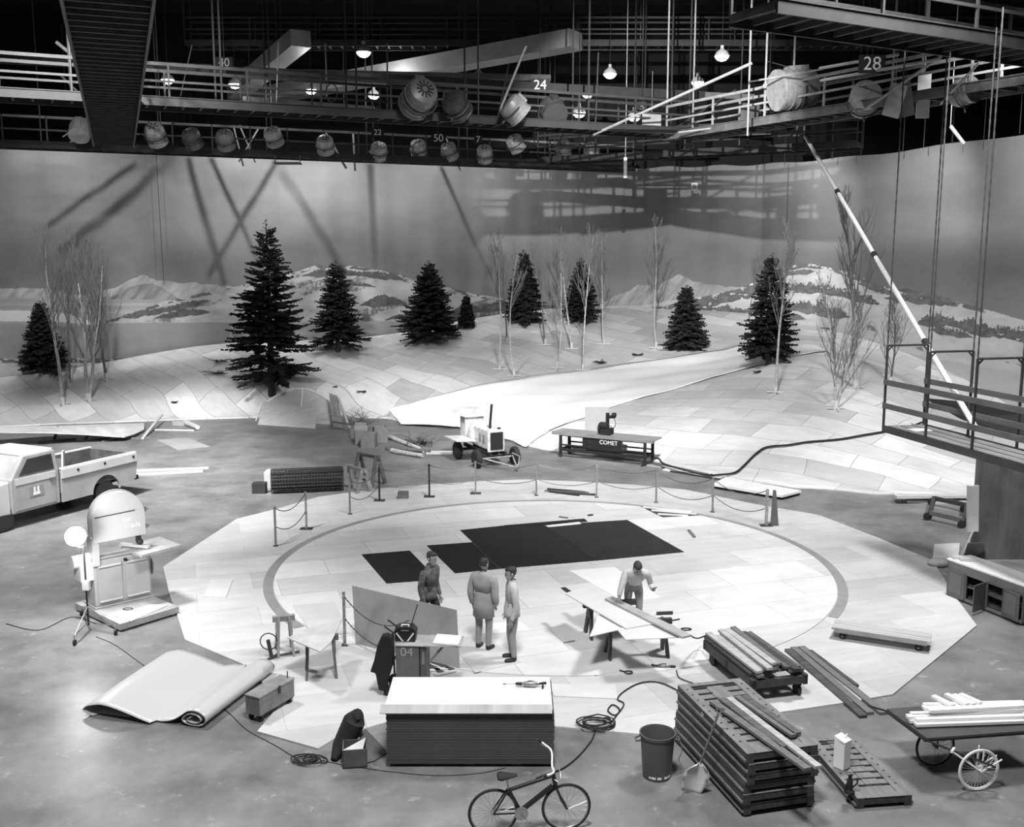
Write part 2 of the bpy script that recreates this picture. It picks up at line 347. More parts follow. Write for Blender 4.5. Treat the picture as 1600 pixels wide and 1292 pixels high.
# ------------------------------------------------------------------ painted cyclorama
def noise2(x, y, seed=0, oct=5):
    r = np.random.RandomState(seed); out = np.zeros_like(x); amp = 1.; tot = 0
    for o in range(oct):
        T = r.rand(64, 64); xi = np.floor(x).astype(int); yi = np.floor(y).astype(int); fx_ = x-xi; fy_ = y-yi
        fx_ = fx_*fx_*(3-2*fx_); fy_ = fy_*fy_*(3-2*fy_)
        a = T[yi % 64, xi % 64]; b_ = T[yi % 64, (xi+1) % 64]; c = T[(yi+1) % 64, xi % 64]; d = T[(yi+1) % 64, (xi+1) % 64]
        out += amp*((a*(1-fx_)+b_*fx_)*(1-fy_)+(c*(1-fx_)+d*fx_)*fy_); tot += amp; amp *= .55; x = x*2+13.7; y = y*2+7.1
    return out/tot
def paint(px, py):
    def line(pts, rough=3, seed=1, sc_=.03):
        xs_ = [p[0] for p in pts]; ys_ = [p[1] for p in pts]
        return np.interp(px, xs_, ys_)+(noise2(px*sc_, px*0+seed, seed, 4)-.5)*2*rough
    cl = noise2(px*.006, py*.014, 3); sky = .215+.16*(cl-.5)
    sky = sky*(1-.25*np.exp(-((py-415)/40.)**2))  # flood light falloff painted into the sky as a darker band
    v = sky.copy()
    def over(mask, val):
        nonlocal v
        v = np.where(mask, val, v)
    fine = noise2(px*.12, py*.2, 9); med = noise2(px*.035, py*.09, 5)
    # far mountains
    m1 = line([(-200,450),(75,452),(130,462),(180,448),(225,430),(245,438),(290,442),(340,444),(380,450),(450,470),(860,520),(900,500),(930,478),(965,460),(1000,445),(1030,446),(1060,428),(1090,440),(1130,446),(1180,450),(1300,470),(1600,500),(1800,520)], 4, 2, .05)
    streak = noise2((px+py*.8)*.10, (py-px*.3)*.03, 12)
    over(py > m1, .30+.38*(streak-.35)+.1*(med-.5))
    m2 = line([(-200,500),(75,480),(180,462),(205,448),(235,442),(265,456),(285,470),(300,500),(1800,700)], 3, 4, .07); over(py > m2, .22+.35*(streak-.4))
    # flats beyond the lake
    over((py > line([(-200,466),(75,466),(400,470),(1800,700)], 1, 6)) & (px < 420) & (py < 512), .34+.22*(noise2(px*.01, py*.25, 21)-.5))
    # big rolling hill behind the large fir
    m3 = line([(-200,600),(60,540),(130,510),(190,494),(260,470),(330,455),(380,445),(430,432),(470,423),(495,414),(520,420),(550,416),(590,422),(630,430),(655,443),(700,450),(740,460),(790,468),(860,478),(890,490),(930,520),(960,560),(1800,700)], 2, 7, .04)
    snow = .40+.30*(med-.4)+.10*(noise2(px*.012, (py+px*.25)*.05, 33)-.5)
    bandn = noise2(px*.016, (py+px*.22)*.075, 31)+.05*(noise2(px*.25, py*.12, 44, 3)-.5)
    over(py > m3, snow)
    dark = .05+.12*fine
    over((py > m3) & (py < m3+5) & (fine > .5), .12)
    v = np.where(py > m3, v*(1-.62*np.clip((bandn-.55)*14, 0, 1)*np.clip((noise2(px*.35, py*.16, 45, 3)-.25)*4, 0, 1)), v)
    for (pts, hgt) in (([(470,432),(520,426),(600,432),(640,440)], 7), ([(560,478),(600,470),(640,476)], 12), ([(500,452),(540,444),(590,448)], 4), ([(700,488),(780,480),(860,486),(950,492)], 14), ([(330,470),(260,485),(190,497)][::-1], 8), ([(330,488),(290,490),(240,497)][::-1], 9), ([(600,500),(640,494),(700,498),(760,498)], 6)):
        l_ = line(pts, 2, 17, .08); sp = 4*(noise2(px*.45, px*0+3, 77, 2)); tp = np.clip(np.minimum(px-pts[0][0], pts[-1][0]-px)/22., 0, 1)*(.5+noise2(px*.07, px*0, 13, 3)); hgt = hgt*tp; sp = sp*tp; over((px > pts[0][0]) & (px < pts[-1][0]) & (py < l_+hgt*.5) & (py > l_-hgt*.5-sp), dark)
    # lake
    over((px < 360) & (py > line([(-200,508),(80,512),(150,508),(180,504),(350,504)], 1.5, 8)), .27+.05*(med-.5))
    over((px > 560) & (px < 650) & (py > 502), .33)
    over((px < 150) & (py > line([(-200,480),(75,486),(110,492),(150,505)], 1, 3)) & (py < line([(-200,500),(75,503),(150,508)], 1.5, 14)), .62)
    # dark plain behind the middle hill
    over((px > 930) & (px < 1100) & (py > line([(930,500),(960,490),(1000,484),(1045,478),(1100,470)], 2, 19, .06)), .05+.12*fine)
    over((px > 930) & (px < 1100) & (py > line([(930,478),(1000,478),(1060,468),(1100,462)], 1, 29)) & (py < line([(930,484),(1000,484),(1060,474),(1100,468)], 1, 39)), .5)
    # hills at the right
    m4 = line([(900,560),(1030,482),(1070,468),(1110,462),(1150,452),(1180,442),(1205,428),(1235,416),(1262,411),(1290,414),(1320,424),(1345,434),(1375,446),(1400,452),(1430,466),(1470,468),(1500,472),(1540,484),(1600,500),(1800,560)], 2, 23, .04)
    over(py > m4, .55+.28*(med-.45))
    over((py > m4) & (py < m4+7) & (fine > .42) & (px < 1540), .16)
    def r2(a, h, sp):
        l_ = line(a, 2.5, 41, .06); tp = np.clip(np.minimum(px-a[0][0], a[-1][0]-px)/20., 0, 1)*(.45+1.1*noise2(px*.06, px*0+a[0][0], 15, 3))
        over((px > a[0][0]) & (px < a[-1][0]) & (py < l_+h*.5*tp) & (py > l_-h*.5*tp-sp*tp*noise2(px*.5, px*0+5, 55, 2)) & (fine > .28), .05+.20*fine)
    for a, h, sp in (([(1060,486),(1120,470),(1180,458),(1215,446)], 10, 6), ([(1180,436),(1230,428),(1275,424)], 7, 5), ([(1160,452),(1250,452),(1300,456),(1340,466),(1380,478)], 10, 10), ([(1200,478),(1250,482),(1290,490),(1330,496)], 13, 16), ([(1340,442),(1380,456),(1400,462)], 8, 8), ([(1380,466),(1440,470),(1500,476)], 9, 5), ([(1430,505),(1480,505),(1530,518),(1620,530)], 12, 12), ([(1400,452),(1450,462),(1480,468)], 6, 5),
                     ([(1070,482),(1150,488),(1260,498)], 9, 6), ([(1450,515),(1480,522),(1520,528)], 8, 12), ([(1340,532),(1400,538)], 6, 8)): r2(a, h, sp)
    m5 = line([(1150,600),(1230,500),(1270,492),(1330,486),(1380,500),(1450,516),(1500,530),(1560,548),(1800,600)], 2, 61, .03)
    over((py > m5+10) & (px > 1220), .58+.14*(med-.5))
    over((px > 1230) & (px < 1300) & (py > 512) & (py < 523), .12)
    bush = noise2(px*.05, py*.09, 71, 4); over((py > m5+14) & (px > 1290) & (py < m5+60) & (bush > .66) & (fine > .4), .24)
    over((px > 1300) & (py > line([(1300,530),(1400,548),(1545,575),(1700,600)], 2, 81)), .47+.10*(med-.5)+.0015*(py-540))
    grain = noise2(px*.5, py*.5, 99, 2); v = v*(.95+.1*grain)
    return np.clip(v, .02, .85)
nc = 1300; nrw = 330; ZT = 12.4
pxs = np.linspace(-135, 1750, nc); k = (pxs-800)/F/math.cos(PIT); wyv = np.interp(pxs, wx, wy); X0 = k*wyv; 
zz = np.concatenate([np.linspace(0, 2.0, 12)[:-1], np.linspace(2.0, 8.2, 270), np.linspace(8.2, ZT, 50)[1:]]); nrw = len(zz)
wav = .05*np.sin(X0*1.9)+.03*np.sin(X0*4.7)
XX = np.repeat(X0[:, None], nrw, 1); YY = np.repeat((wyv)[:, None], nrw, 1)+wav[:, None]; ZZ = np.repeat(zz[None, :], nc, 0).copy()
ZZ[:, -1] += .05*np.sin(X0*2.3)
dx, dy, dz = XX, YY, ZZ-CZ
cyc = dy*math.cos(PIT)-dz*math.sin(PIT); cyz = dy*math.sin(PIT)+dz*math.cos(PIT)
PX = 800+F*dx/cyc; PY = 646-F*cyz/cyc
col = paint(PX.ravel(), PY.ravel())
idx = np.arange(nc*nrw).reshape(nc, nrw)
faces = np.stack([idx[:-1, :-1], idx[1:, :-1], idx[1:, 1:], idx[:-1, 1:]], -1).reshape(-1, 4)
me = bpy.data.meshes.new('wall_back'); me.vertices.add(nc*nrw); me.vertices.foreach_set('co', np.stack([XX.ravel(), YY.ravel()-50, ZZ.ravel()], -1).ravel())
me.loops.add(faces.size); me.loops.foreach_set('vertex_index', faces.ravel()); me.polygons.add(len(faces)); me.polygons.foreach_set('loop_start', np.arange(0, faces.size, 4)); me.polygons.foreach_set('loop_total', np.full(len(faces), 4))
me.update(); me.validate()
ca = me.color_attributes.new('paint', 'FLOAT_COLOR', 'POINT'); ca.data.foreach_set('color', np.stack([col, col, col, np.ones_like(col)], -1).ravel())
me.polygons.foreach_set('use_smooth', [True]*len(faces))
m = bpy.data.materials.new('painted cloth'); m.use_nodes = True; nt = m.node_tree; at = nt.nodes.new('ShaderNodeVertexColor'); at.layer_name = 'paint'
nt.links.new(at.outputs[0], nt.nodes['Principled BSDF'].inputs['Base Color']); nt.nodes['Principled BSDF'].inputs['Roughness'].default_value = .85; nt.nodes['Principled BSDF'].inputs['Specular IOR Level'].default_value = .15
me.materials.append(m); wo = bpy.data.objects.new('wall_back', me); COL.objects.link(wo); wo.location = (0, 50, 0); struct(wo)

# white cloth over the ski run
up = [(608,641),(640,633),(730,608),(830,590),(900,582),(960,572),(1050,560),(1130,548),(1170,538),(1215,541),(1270,541),(1292,548)]
lo = [(608,643),(625,663),(660,666),(720,669),(770,682),(822,699),(860,674),(970,632),(1052,610),(1165,577),(1240,558),(1292,551)]
b = MB(); nc2, nr2 = 110, 22; vs = []
for i in range(nc2):
    px = 608+(1292-608)*i/(nc2-1); y0 = np.interp(px, [p[0] for p in up], [p[1] for p in up]); y1 = np.interp(px, [p[0] for p in lo], [p[1] for p in lo])
    for j in range(nr2):
        p = hit(px, y0+(y1-y0)*j/(nr2-1)); q = p.x*.9+p.y*.5
        wr = .02*math.sin(p.x*1.1-p.y*2.3)+.015*math.sin(p.x*.7+p.y*4.1)
        vs.append((p.x, p.y, terr(p.x, p.y)+.115+wr*1.4))
b.add(vs, [(i*nr2+j, (i+1)*nr2+j, (i+1)*nr2+j+1, i*nr2+j+1) for i in range(nc2-1) for j in range(nr2-1)])
o = tag(build('snow_cloth', b, mat('white canvas', .93, .8, .03, .6, bump=.2), smooth=2), 'long white canvas sheet laid down the valley between the two board hills', 'cloth')
sd = o.modifiers.new('s', 'SOLIDIFY'); sd.thickness = .02
# ------------------------------------------------------------------ studio shell and lighting grid
dark = mat('dark steel', .022, .6, .3, 2); black = mat('soot black', .012, .8); pale = mat('pale pipe', .30, .45, .25, 3, bump=.05)
mid = mat('grey pipe', .036, .5, .3, 3); rust = mat('worn timber dark', .06, .75, .5, 3, stretch=(1, 1, 4)); steel = mat('bare steel', .45, .3, .2, 4, metal=.8)
white = mat('white paint', .8, .5, .06, 2); plyp = mat('pale plywood', .55, .6, .12, 1.5, stretch=(1, 4, 1)); lumber = WOOD('lumber pale', .42); lumberd = WOOD('lumber dark', .05); lumberm = WOOD('lumber mid', .15)
rubber = mat('tyre rubber', .018, .8, .2, 6); glassd = mat('dark lens glass', .03, .08); bulb = mat('lamp bulb', 1.0, .5, emit=14)
b = MB(); b.box((0, 65, 11), (96, .4, 23)); struct(build('wall_rear', b, black))
for s, nme in ((-1, 'wall_left'), (1, 'wall_right')):
    b = MB(); b.box((s*40, 34, 11), (.4, 62, 23)); struct(build(nme, b, black))
b = MB(); b.box((0, 36, 22.2), (96, 58, .4))
for i in range(24): b.box((0, 9+i*2.35, 21.75), (80, .14, .5))
struct(build('ceiling', b, mat('roof deck', .03, .8, .3, 1)))
GZ = 12.05; TOPZ = 21.5
def pt(px, z, Y=None):                      # plan point on a deck of the height z seen under a pixel column at distance Y
    d = ray(px, 200); return Vector((d.x/d.y*Y, Y, z))
def catwalk(label, a, c, z=GZ, wd=1.2, posts=2.0, hang=2, rail=(1, 1), rmat=None, pm=None, low=True, bm=None):
    a = Vector((a.x, a.y, z)); c = Vector((c.x, c.y, z)); d = (c-a); Ln = d.length; d.normalize(); n = Vector((-d.y, d.x, 0))
    t = thing('catwalk', label, 'catwalk', a, math.atan2(d.y, d.x)); rmat = rmat or mid; pm = pm or mid; bm = bm or dark
    bb = MB(); bb.box((Ln/2, 0, .03), (Ln, wd, .05))
    k = int(Ln/.55)
    for i in range(k+1): bb.box((Ln*i/k, 0, -.06), (.07, wd, .12))
    build('deck', bb, mat('catwalk deck', .04, .7, .4, 3), t)
    for s in (-1, 1):
        bb = MB(); bb.box((Ln/2, s*(wd/2+.03), -.06), (Ln, .06, .26)); bb.box((Ln/2, s*(wd/2+.03), .08), (Ln, .12, .03)); build('edge_beam', bb, bm, t)
    for s, on in ((-1, rail[0]), (1, rail[1])):
        if not on: continue
        y = s*(wd/2)
        for h, nm in ((1.08, 'top_rail'), (.56, 'mid_rail')):
            bb = MB(); bb.beam((0, y, h), (Ln, y, h), .05, .10 if h > 1 else .07); build(nm, bb, rmat if h > 1 else pm, t)
        bb = MB(); bb.beam((0, 0, 0), (0, 0, 1.12), .06, .06); p0 = None
        np_ = max(2, int(Ln/posts))
        for i in range(np_+1):
            if p0 is None: p0 = build('rail_post', bb, pm, t); p0.location = (0, y, 0)
            else: q = p0.copy(); COL.objects.link(q); q.parent = t; q.location = (Ln*i/np_, y, 0)
    if hang:
        bb = MB(); bb.tube([(0, 0, 0), (0, 0, TOPZ-z)], .035, 6); p0 = None
        nh = max(2, int(Ln/4.2))
        for i in range(nh+1):
            for s in (-1, 1) if hang > 1 else (1,):
                x = Ln*i/nh
                if p0 is None: p0 = build('hanger_pipe', bb, pm, t); p0.location = (x, s*wd/2, 0)
                else: q = p0.copy(); COL.objects.link(q); q.parent = t; q.location = (x, s*wd/2, 0)
    return t
lightp = mat('pale rail', .22, .5, .2, 2)
A0, A1 = pt(-140, 0, 42.6), pt(985, 0, 56.3)
catwalk('long far catwalk hung in front of the left half of the painted cloth', A0, A1, wd=1.1, posts=1.6, rmat=lightp, rail=(1, 0))
catwalk('nearer dark catwalk above the clearing, carrying the big lamp with the slotted back', pt(-140, 0, 31.0), pt(1062, 0, 41.8), z=12.25, wd=1.3, posts=2.4)
CW = catwalk('catwalk with pale beams running from the grid corner over the right-hand hill', pt(1062, 0, 41.8), pt(1680, 0, 27.6), z=12.1, wd=1.3, posts=2.6, rmat=pale, pm=pale, bm=mat('gantry beam grey', .10, .5, .4, 3))
catwalk('short lower catwalk crossing under the grid corner beside the hanging cradle ropes', pt(850, 0, 50.5), pt(1345, 0, 43.3), z=11.95, wd=1.2, posts=2.2)
catwalk('ribbed gangway seen from below in the upper left of the grid', pt(182, 0, 14), pt(176, 0, 44.2), z=12.1, wd=1.5, posts=2.2, bm=mat('ribbed grey', .07, .7, .3, 2))
catwalk('close catwalk edge crossing the upper right corner of the grid', pt(1170, 0, 21.0), pt(1720, 0, 26.4), z=12.15, wd=1.3, posts=2.6)
catwalk('highest catwalk far back under the roof', pt(300, 0, 50), pt(1700, 0, 50), z=17.2, wd=1.0, posts=3)
# ducts, beams and braces of the roof
def longbox(name, label, cat, a, c, w_, h, m, group=None):
    bb = MB(); bb.beam(a, c, w_, h); return tag(build(name, bb, m), label, cat, group)
duct = mat('galvanised duct', .30, .45, .15, 1.2)
longbox('air_duct', 'broad pale duct rising across the middle of the roof', 'duct', V(400, 152, 58), V(900, 62, 47), 1.2, .75, duct)
longbox('air_duct', 'short pale duct angled behind the number 40 sign', 'duct', V(368, 145, 55), V(470, 60, 46), .9, .7, duct)
longbox('roof_beam', 'dark roof beam crossing above the row of catwalk lamps', 'beam', V(-60, 88, 40), V(1100, 150, 46), .25, .35, dark)
longbox('roof_beam', 'pale roof beam under the short duct', 'beam', V(380, 154, 50), V(585, 170, 50), .18, .2, pale)
longbox('roof_beam', 'dark roof beam running along the top edge of the far grid', 'beam', V(300, 110, 44), V(860, 122, 46), .2, .25, mat('beam grey', .09, .6, .3, 2))
longbox('roof_beam', 'grey roof beam ending near the double row of dome lamps', 'beam', V(930, 140, 52), V(1180, 152, 50), .2, .25, mat('beam grey2', .12, .6, .3, 2))
for (a, c, r, m_, lb) in (((928,210,40), (1174,99,34), .10, pale, 'long slanting pale brace rising from the grid corner'),
    ((1030,216,42), (1150,140,40), .06, mid, 'thin slanting brace beside the long pale one'),
    ((1060,207,40), (1180,192,38), .07, pale, 'low pale brace just above the corner beam'),
    ((1470,162,31), (1530,98,28), .07, pale, 'slanting pale pole near the upper right corner'),
    ((1350,172,32), (1470,88,29), .09, lightp, 'slanting timber brace behind the leaning flats'),
    ((1280,107,31), (1405,85,30), .09, lightp, 'level pale beam left of the number 28 sign'),
    ((1282,126,31), (1470,92,29), .09, lightp, 'second pale beam crossing below the number 28 sign'),
    ((1180,-160,36), (1168,212,36), .07, lightp, 'upright pale pipe at the end of the long slanting brace'),
    ((1170,128,36), (1285,108,34), .06, pale, 'pale pipe reaching toward the wrapped drum lamp'),
    ((935,82,40), (930,210,40), .06, mid, 'upright pipe between dome lamps above the middle'),
    ((605,68,38), (605,190,38), .06, lightp, 'upright hook-ended pipe above the far fir trees'),
    ((508,68,37), (511,150,37), .05, pale, 'bright upright pipe left of the round hoop'),
    ((822,72,36), (782,170,36), .08, lightp, 'slanting pale pole beside the slotted lamp, upper end forward'),
    ((795,100,39), (778,185,39), .07, mid, 'darker slanting pole parallel to the pale one'),
    ((88,66,36), (130,100,36), .12, lightp, 'thick pale brace in the upper left corner'),
    ((95,118,40), (120,142,40), .08, lightp, 'short pale brace below the thick corner one'),
    ((300,70,38), (282,150,38), .05, mid, 'thin dark pipe left of the number 40 sign'),
    ((435,66,36), (432,160,36), .05, pale, 'pale upright pipe at the end of the short duct'),
    ((1200,96,38), (1290,120,38), .04, mid, 'thin slack rod right of the tall pale pipe')):
    bb = MB(); bb.tube([V(*a), V(*c)], r/2, 8); tag(build('brace_pole', bb, m_, smooth=True), lb, 'pole')
bb = MB(); bb.tube([V(518+9*math.cos(a), 145+14*math.sin(a), 37) for a in [2*math.pi*i/24 for i in range(24)]], .02, 6, closed=True)
tag(build('pipe_hoop', bb, mid, smooth=True), 'round pipe hoop hanging beside the bright upright pipe', 'hoop')
# dome lamps
def dome(px, py, z=15.3, label='', Y=None):
    d = ray(px, py); t = (z-CZ)/d.z if Y is None else Y/d.y; p = Vector((d.x*t, d.y*t, CZ+d.z*t))
    t_ = thing('dome_lamp', label, 'lamp', p, 0, 'dome lamps under the studio roof')
    k = .30
    bb = MB(); bb.lathe([(k, 0), (k*1.0, .03), (k*.8, .16), (k*.35, .26), (.07, .3), (.07, .42), (.001, .43)], 20); build('lamp_shade', bb, mat('lamp shade', .5, .3), t_, smooth=True)
    bb = MB(); bb.lathe([(.001, -.2), (k*.5, -.16), (k*.85, -.06), (k*.95, .01)], 16); build('bulb', bb, bulb, t_, smooth=True)
    bb = MB(); bb.tube([(0, 0, .4), (0, 0, 21.4-p.z)], .012, 5); build('cord', bb, dark, t_)
    return t_
for i, (px, py, lb) in enumerate(((262,125,'glowing dome lamp in the upper left beside the gangway'), (367,132,'small dome lamp below the number 40 sign'), (568,82,'dome lamp above the middle of the far catwalk, highest on that side'),
    (486,141,'dome lamp lighting the pale duct'), (584,149,'small dome lamp left of the slotted lamp'), (953,116,'bright dome lamp right of the number 24 sign'), (918,147,'dome lamp hanging below and beside the bright one'),
    (1090,129,'dome lamp in the middle of the upper right group'), (1128,88,'highest and brightest dome lamp of the upper right group'), (1202,133,'dome lamp beside the wrapped drum lamp'), (905,177,'small distant dome lamp above the grid corner'), (991,183,'tiny dome lamp farthest back in the grid'), (748,121,'dim dome lamp above the two dark lamp heads'))):
    dome(px, py, 15.3 if i not in (10, 11) else 13.6, lb)
for (px, py, e) in ((486,150,60), (610,125,60)):
    light('POINT', V(px, py, 51), e*3, size=.2, name='dome_light')
# studio lamp heads
def head(name, label, p, dia, ln, az, tilt, tone, group='studio lamp heads on the catwalks', slots=False, stand=0.6):
    tone *= .55; t = thing(name, label, 'studio lamp', p, 0, group); t.rotation_euler = (0, R(-tilt), R(az)); r = dia/2
    hm = mat('lamp housing %.2f' % tone, tone, .4, .25, 5)
    bb = MB(); bb.lathe([(r*.86, ln*.5), (r, ln*.5), (r, ln*.42), (r*.95, ln*.40), (r*.95, -ln*.28), (r*.85, -ln*.42), (r*.55, -ln*.5), (.001, -ln*.5)], 24, axis='x')
    for k in range(3): bb.lathe([(r*1.0, ln*(.2-.16*k)), (r*1.0, ln*(.23-.16*k))], 24, axis='x')
    bb.box((-ln*.05, 0, r*.98), (ln*.5, r*.6, r*.22)); build('housing', bb, hm, t, smooth=True)
    bb = MB(); bb.lathe([(.001, ln*.44), (r*.5, ln*.47), (r*.86, ln*.45)], 24, axis='x'); build('lens', bb, glassd, t, smooth=True)
    bb = MB()
    for k in range(12 if slots else 6):
        a = 2*math.pi*k/(12 if slots else 6); bb.box((-ln*.505, math.cos(a)*r*.36, math.sin(a)*r*.36), (.02, r*.38, r*.09), Matrix.Rotation(a, 3, 'X'))
    build('vent_slots', bb, black, t)
    bb = MB(); bb.tube([(0, r*1.12*math.cos(a), r*1.12*math.sin(a)) for a in [math.pi+math.pi*i/14 for i in range(15)]], r*.06, 6)
    bb.tube([(0, 0, -r*1.12), (0, 0, -r*1.12-stand*.25)], r*.07, 6); build('yoke', bb, mid, t, smooth=True)
    return t
head('studio_lamp', 'big grey studio lamp with a radial slotted back on the nearer catwalk', V(655, 152, 36), 1.15, 1.1, 118, -22, .22, slots=True)
head('studio_lamp', 'dark boxy studio lamp right of the slotted one', V(713, 165, 36.5), .9, .8, 60, -30, .06)
head('studio_lamp', 'pale-rimmed studio lamp beside the slanting poles', V(803, 170, 37), .95, .75, 20, -40, .38)
head('studio_lamp', 'dark studio lamp below the number 24 sign', V(863, 172, 39), .95, .8, -70, -35, .07)
head('studio_lamp', 'pale studio lamp at the left end of the far catwalk', V(125, 202, 43.5), .85, .8, -80, -50, .55)
head('studio_lamp', 'pale-topped studio lamp just right of the gangway', V(243, 210, 44.5), .85, .85, 88, -45, .55)
for i, (px, py, Y, tone, az, lb) in enumerate(((300, 216, 45, .12, 80, 'dark studio lamp between the first two pale ones'), (352, 218, 45.5, .3, 95, 'grey studio lamp below the number 40 sign'), (427, 213, 46.5, .45, 80, 'pale lamp above the small hanging box of the catwalk'),
    (508, 226, 48.5, .55, 95, 'pale studio lamp at the top of the broad light patch'), (592, 236, 50, .5, 100, 'pale studio lamp under the number 22 sign'), (654, 232, 51, .55, 85, 'bright-topped studio lamp left of the number 50 sign'), (702, 236, 51.5, .4, 70, 'studio lamp just right of the number 50 sign'),
    (757, 240, 52, .5, 90, 'flat-topped studio lamp under the number 7 sign'), (805, 224, 50, .5, 40, 'round pale studio lamp below the pale-rimmed one'), (880, 232, 53, .15, 80, 'dim studio lamp in the gap beside the grid corner'), (925, 236, 53.5, .4, 95, 'small pale lamp at the far end of the far catwalk'))):
    head('studio_lamp', lb, V(px, py, Y), .8, .75, az, -50, tone)
head('drum_lamp', 'large cloth-wrapped drum lamp at the upper right', V(1243, 139, 35.9), 1.36, 1.45, 193, -6, .5, stand=1.8)
head('studio_lamp', 'pale studio lamp sitting on the catwalk with pale beams', V(1350, 158, 33.4), .95, .9, -100, 20, .5)
head('studio_lamp', 'studio lamp with a bare rim near the upper right corner', V(1505, 145, 30.2), .75, .65, -60, 10, .4)
for (px, py, Y, w_, h, rz, lb, m_) in ((1170, 184, 38, .62, .98, 8, 'upright grey flag board behind the tall pale pipe', mid), (1018, 194, 42, .75, .85, 0, 'pale flag board standing on the grid corner', lightp), (1398, 157, 31, .5, .95, 14, 'leaning flat beside the pale lamp', lightp), (1414, 155, 31.2, .45, 1.0, -12, 'second leaning flat, tilted the other way', mid), (1443, 150, 32, .4, 1.3, 0, 'white panel behind the leaning flats', white), (977, 262, 47, .14, .9, 0, 'white post board hanging at the grid corner', white)):
    bb = MB(); bb.box((0, 0, h/2), (w_, .04, h), (0, R(rz), 0)); bb.tube([(0, 0, h*.9), (0, 0, h+(1.6 if py < 250 else 10.4))], .012, 5); o = build('flag_board', bb, m_, origin=(0, 0, 0)); p = V(px, py, Y); o.location = (p.x, p.y, p.z-h/2); tag(o, lb, 'board')
# number signs
def sign(px, py, Y, s, h, label, plate=True, tone=.75):
    p = V(px, py, Y); t = thing('number_sign', label, 'sign', p, 0, 'numbered plates in the grid')
    if plate: bb = MB(); bb.box((0, .02, 0), (h*.75*len(s)+.15, .02, h*1.25)); build('plate', bb, black, t)
    text('numerals', s, h*1.3, mat('numeral paint %.2f' % tone, tone, .6), t, (0, 0, 0), (R(90), 0, 0), .004)
    bb = MB(); bb.tube([(0, .02, h*.6), (0, .02, TOPZ-p.z if Y < 46 else 1.2)], .012, 5); build('sign_wire', bb, mid, t)
sign(350, 98, 40, '40', .33, 'hanging number 40 sign in the upper left of the grid', tone=.4)
sign(844, 133, 40, '24', .38, 'hanging number 24 sign in the middle of the grid', tone=.6)
sign(590, 207, 48, '22', .28, 'small number 22 sign on the far catwalk')
sign(685, 216, 48, '50', .36, 'bold number 50 sign on the far catwalk')
sign(747, 218, 49, '7', .30, 'number 7 sign on the far catwalk')
sign(1201, 171, 40, '42', .34, 'dim number 42 sign beside the wrapped drum lamp', tone=.15)
sign(1003, 167, 43, '5', .34, 'dim number 5 sign above the grid corner', tone=.10)
sign(1363, 100, 30, '28', .40, 'pale number 28 sign on the upper right beams', tone=.8)
p = V(1085, 292, 56); t = thing('number_card', 'small white card hanging on a wire before the painted cloth', 'sign', p)
bb = MB(); bb.box((0, 0, 0), (.36, .015, .42)); build('card', bb, white, t)
text('numerals', 'B', .34, mid, t, (0, -.012, 0), (R(90), 0, 0), .002)
bb = MB(); bb.tube([(0, 0, .2), (0, 0, 2.2)], .01, 5); build('wire', bb, mid, t)
# little service box under the far catwalk
a = V(430, 257, 46.2); t = thing('cable_tray', 'small open tray hanging below the far catwalk', 'tray', a)
bb = MB(); bb.box((.55, 0, .05), (1.1, .8, .05)); build('tray', bb, dark, t)
for x in (0, 1.1): bb = MB(); bb.box((x, 0, .2), (.04, .04, .4)); build('strap', bb, dark, t)
# cyclorama floods: box lamps on the far gantry, with added slanting rods in front that streak the cloth with shadow
FL_ = []
for k, (px, e) in enumerate(CYC):
    left = px < 900; Yc = wallY(px)-(4.4 if left else 5.2); p = V(px, 210, Yc); p.z = 14.0 if left else 13.9; FL_.append(p)
    t = thing('flood_lamp', 'box floodlight '+('far along the gantry, above the bare trees', 'above the tallest fir, lighting the cloth', 'over the broad light patch of the cloth', 'above the lone broad fir', 'over the seam of the painted cloth', 'behind the upper end of the slanting pole', 'above the bare tree by the slanting pole', 'behind the rope tops of the cradle')[k], 'floodlight', p, 0, 'floodlights washing the painted cloth')
    bb = MB(); bb.extr([(-.2, -.12), (.2, -.12), (.2, .16), (-.2, .16)], .22, Matrix.Translation((0, -.22, .02))); build('housing', bb, mid, t); bb = MB(); bb.tube([(0, -.22, .16), (0, -.22, TOPZ-p.z if not left else 3.0)], .02, 6); build('hanger', bb, dark, t)
    light('SPOT', p, e*.085, V(px, 345, wallY(px)), .05, 112 if left else 95, .9, 'cyclorama_flood')
def cloth_pt(px, py): return V(px, py, wallY(px))
for k, (li, a, c, r_, lb) in enumerate(((1, (300, 245), (352, 440), .045, 'steep rod'), (1, (333, 245), (410, 420), .035, 'slanting rod'), (0, (262, 245), (95, 385), .05, 'long slanting rod'), (0, (205, 250), (80, 340), .03, 'thin slanting rod'), (2, (442, 262), (545, 430), .06, 'thick slanting rod'), (2, (578, 258), (587, 440), .05, 'upright rod'), (1, (430, 250), (330, 420), .04, 'crossing rod'), (3, (690, 262), (760, 420), .035, 'end rod'))):
    Lp = FL_[li]; f = .30; q0 = Lp.lerp(cloth_pt(*a), f); q1 = Lp.lerp(cloth_pt(*c), f); d = (q0-q1).normalized(); bb = MB(); bb.tube([q1, q0+d*.02], r_, 8)  # added rod, traced back from the streak wanted on the cloth
    tag(build('streak_rod', bb, mat('rod black', .003, .9), smooth=True), lb+' added for its streak shadow, before floodlight '+('above the bare trees', 'above the tallest fir', 'over the light patch', 'above the broad fir')[li], 'rod', 'added rods streaking the painted cloth')
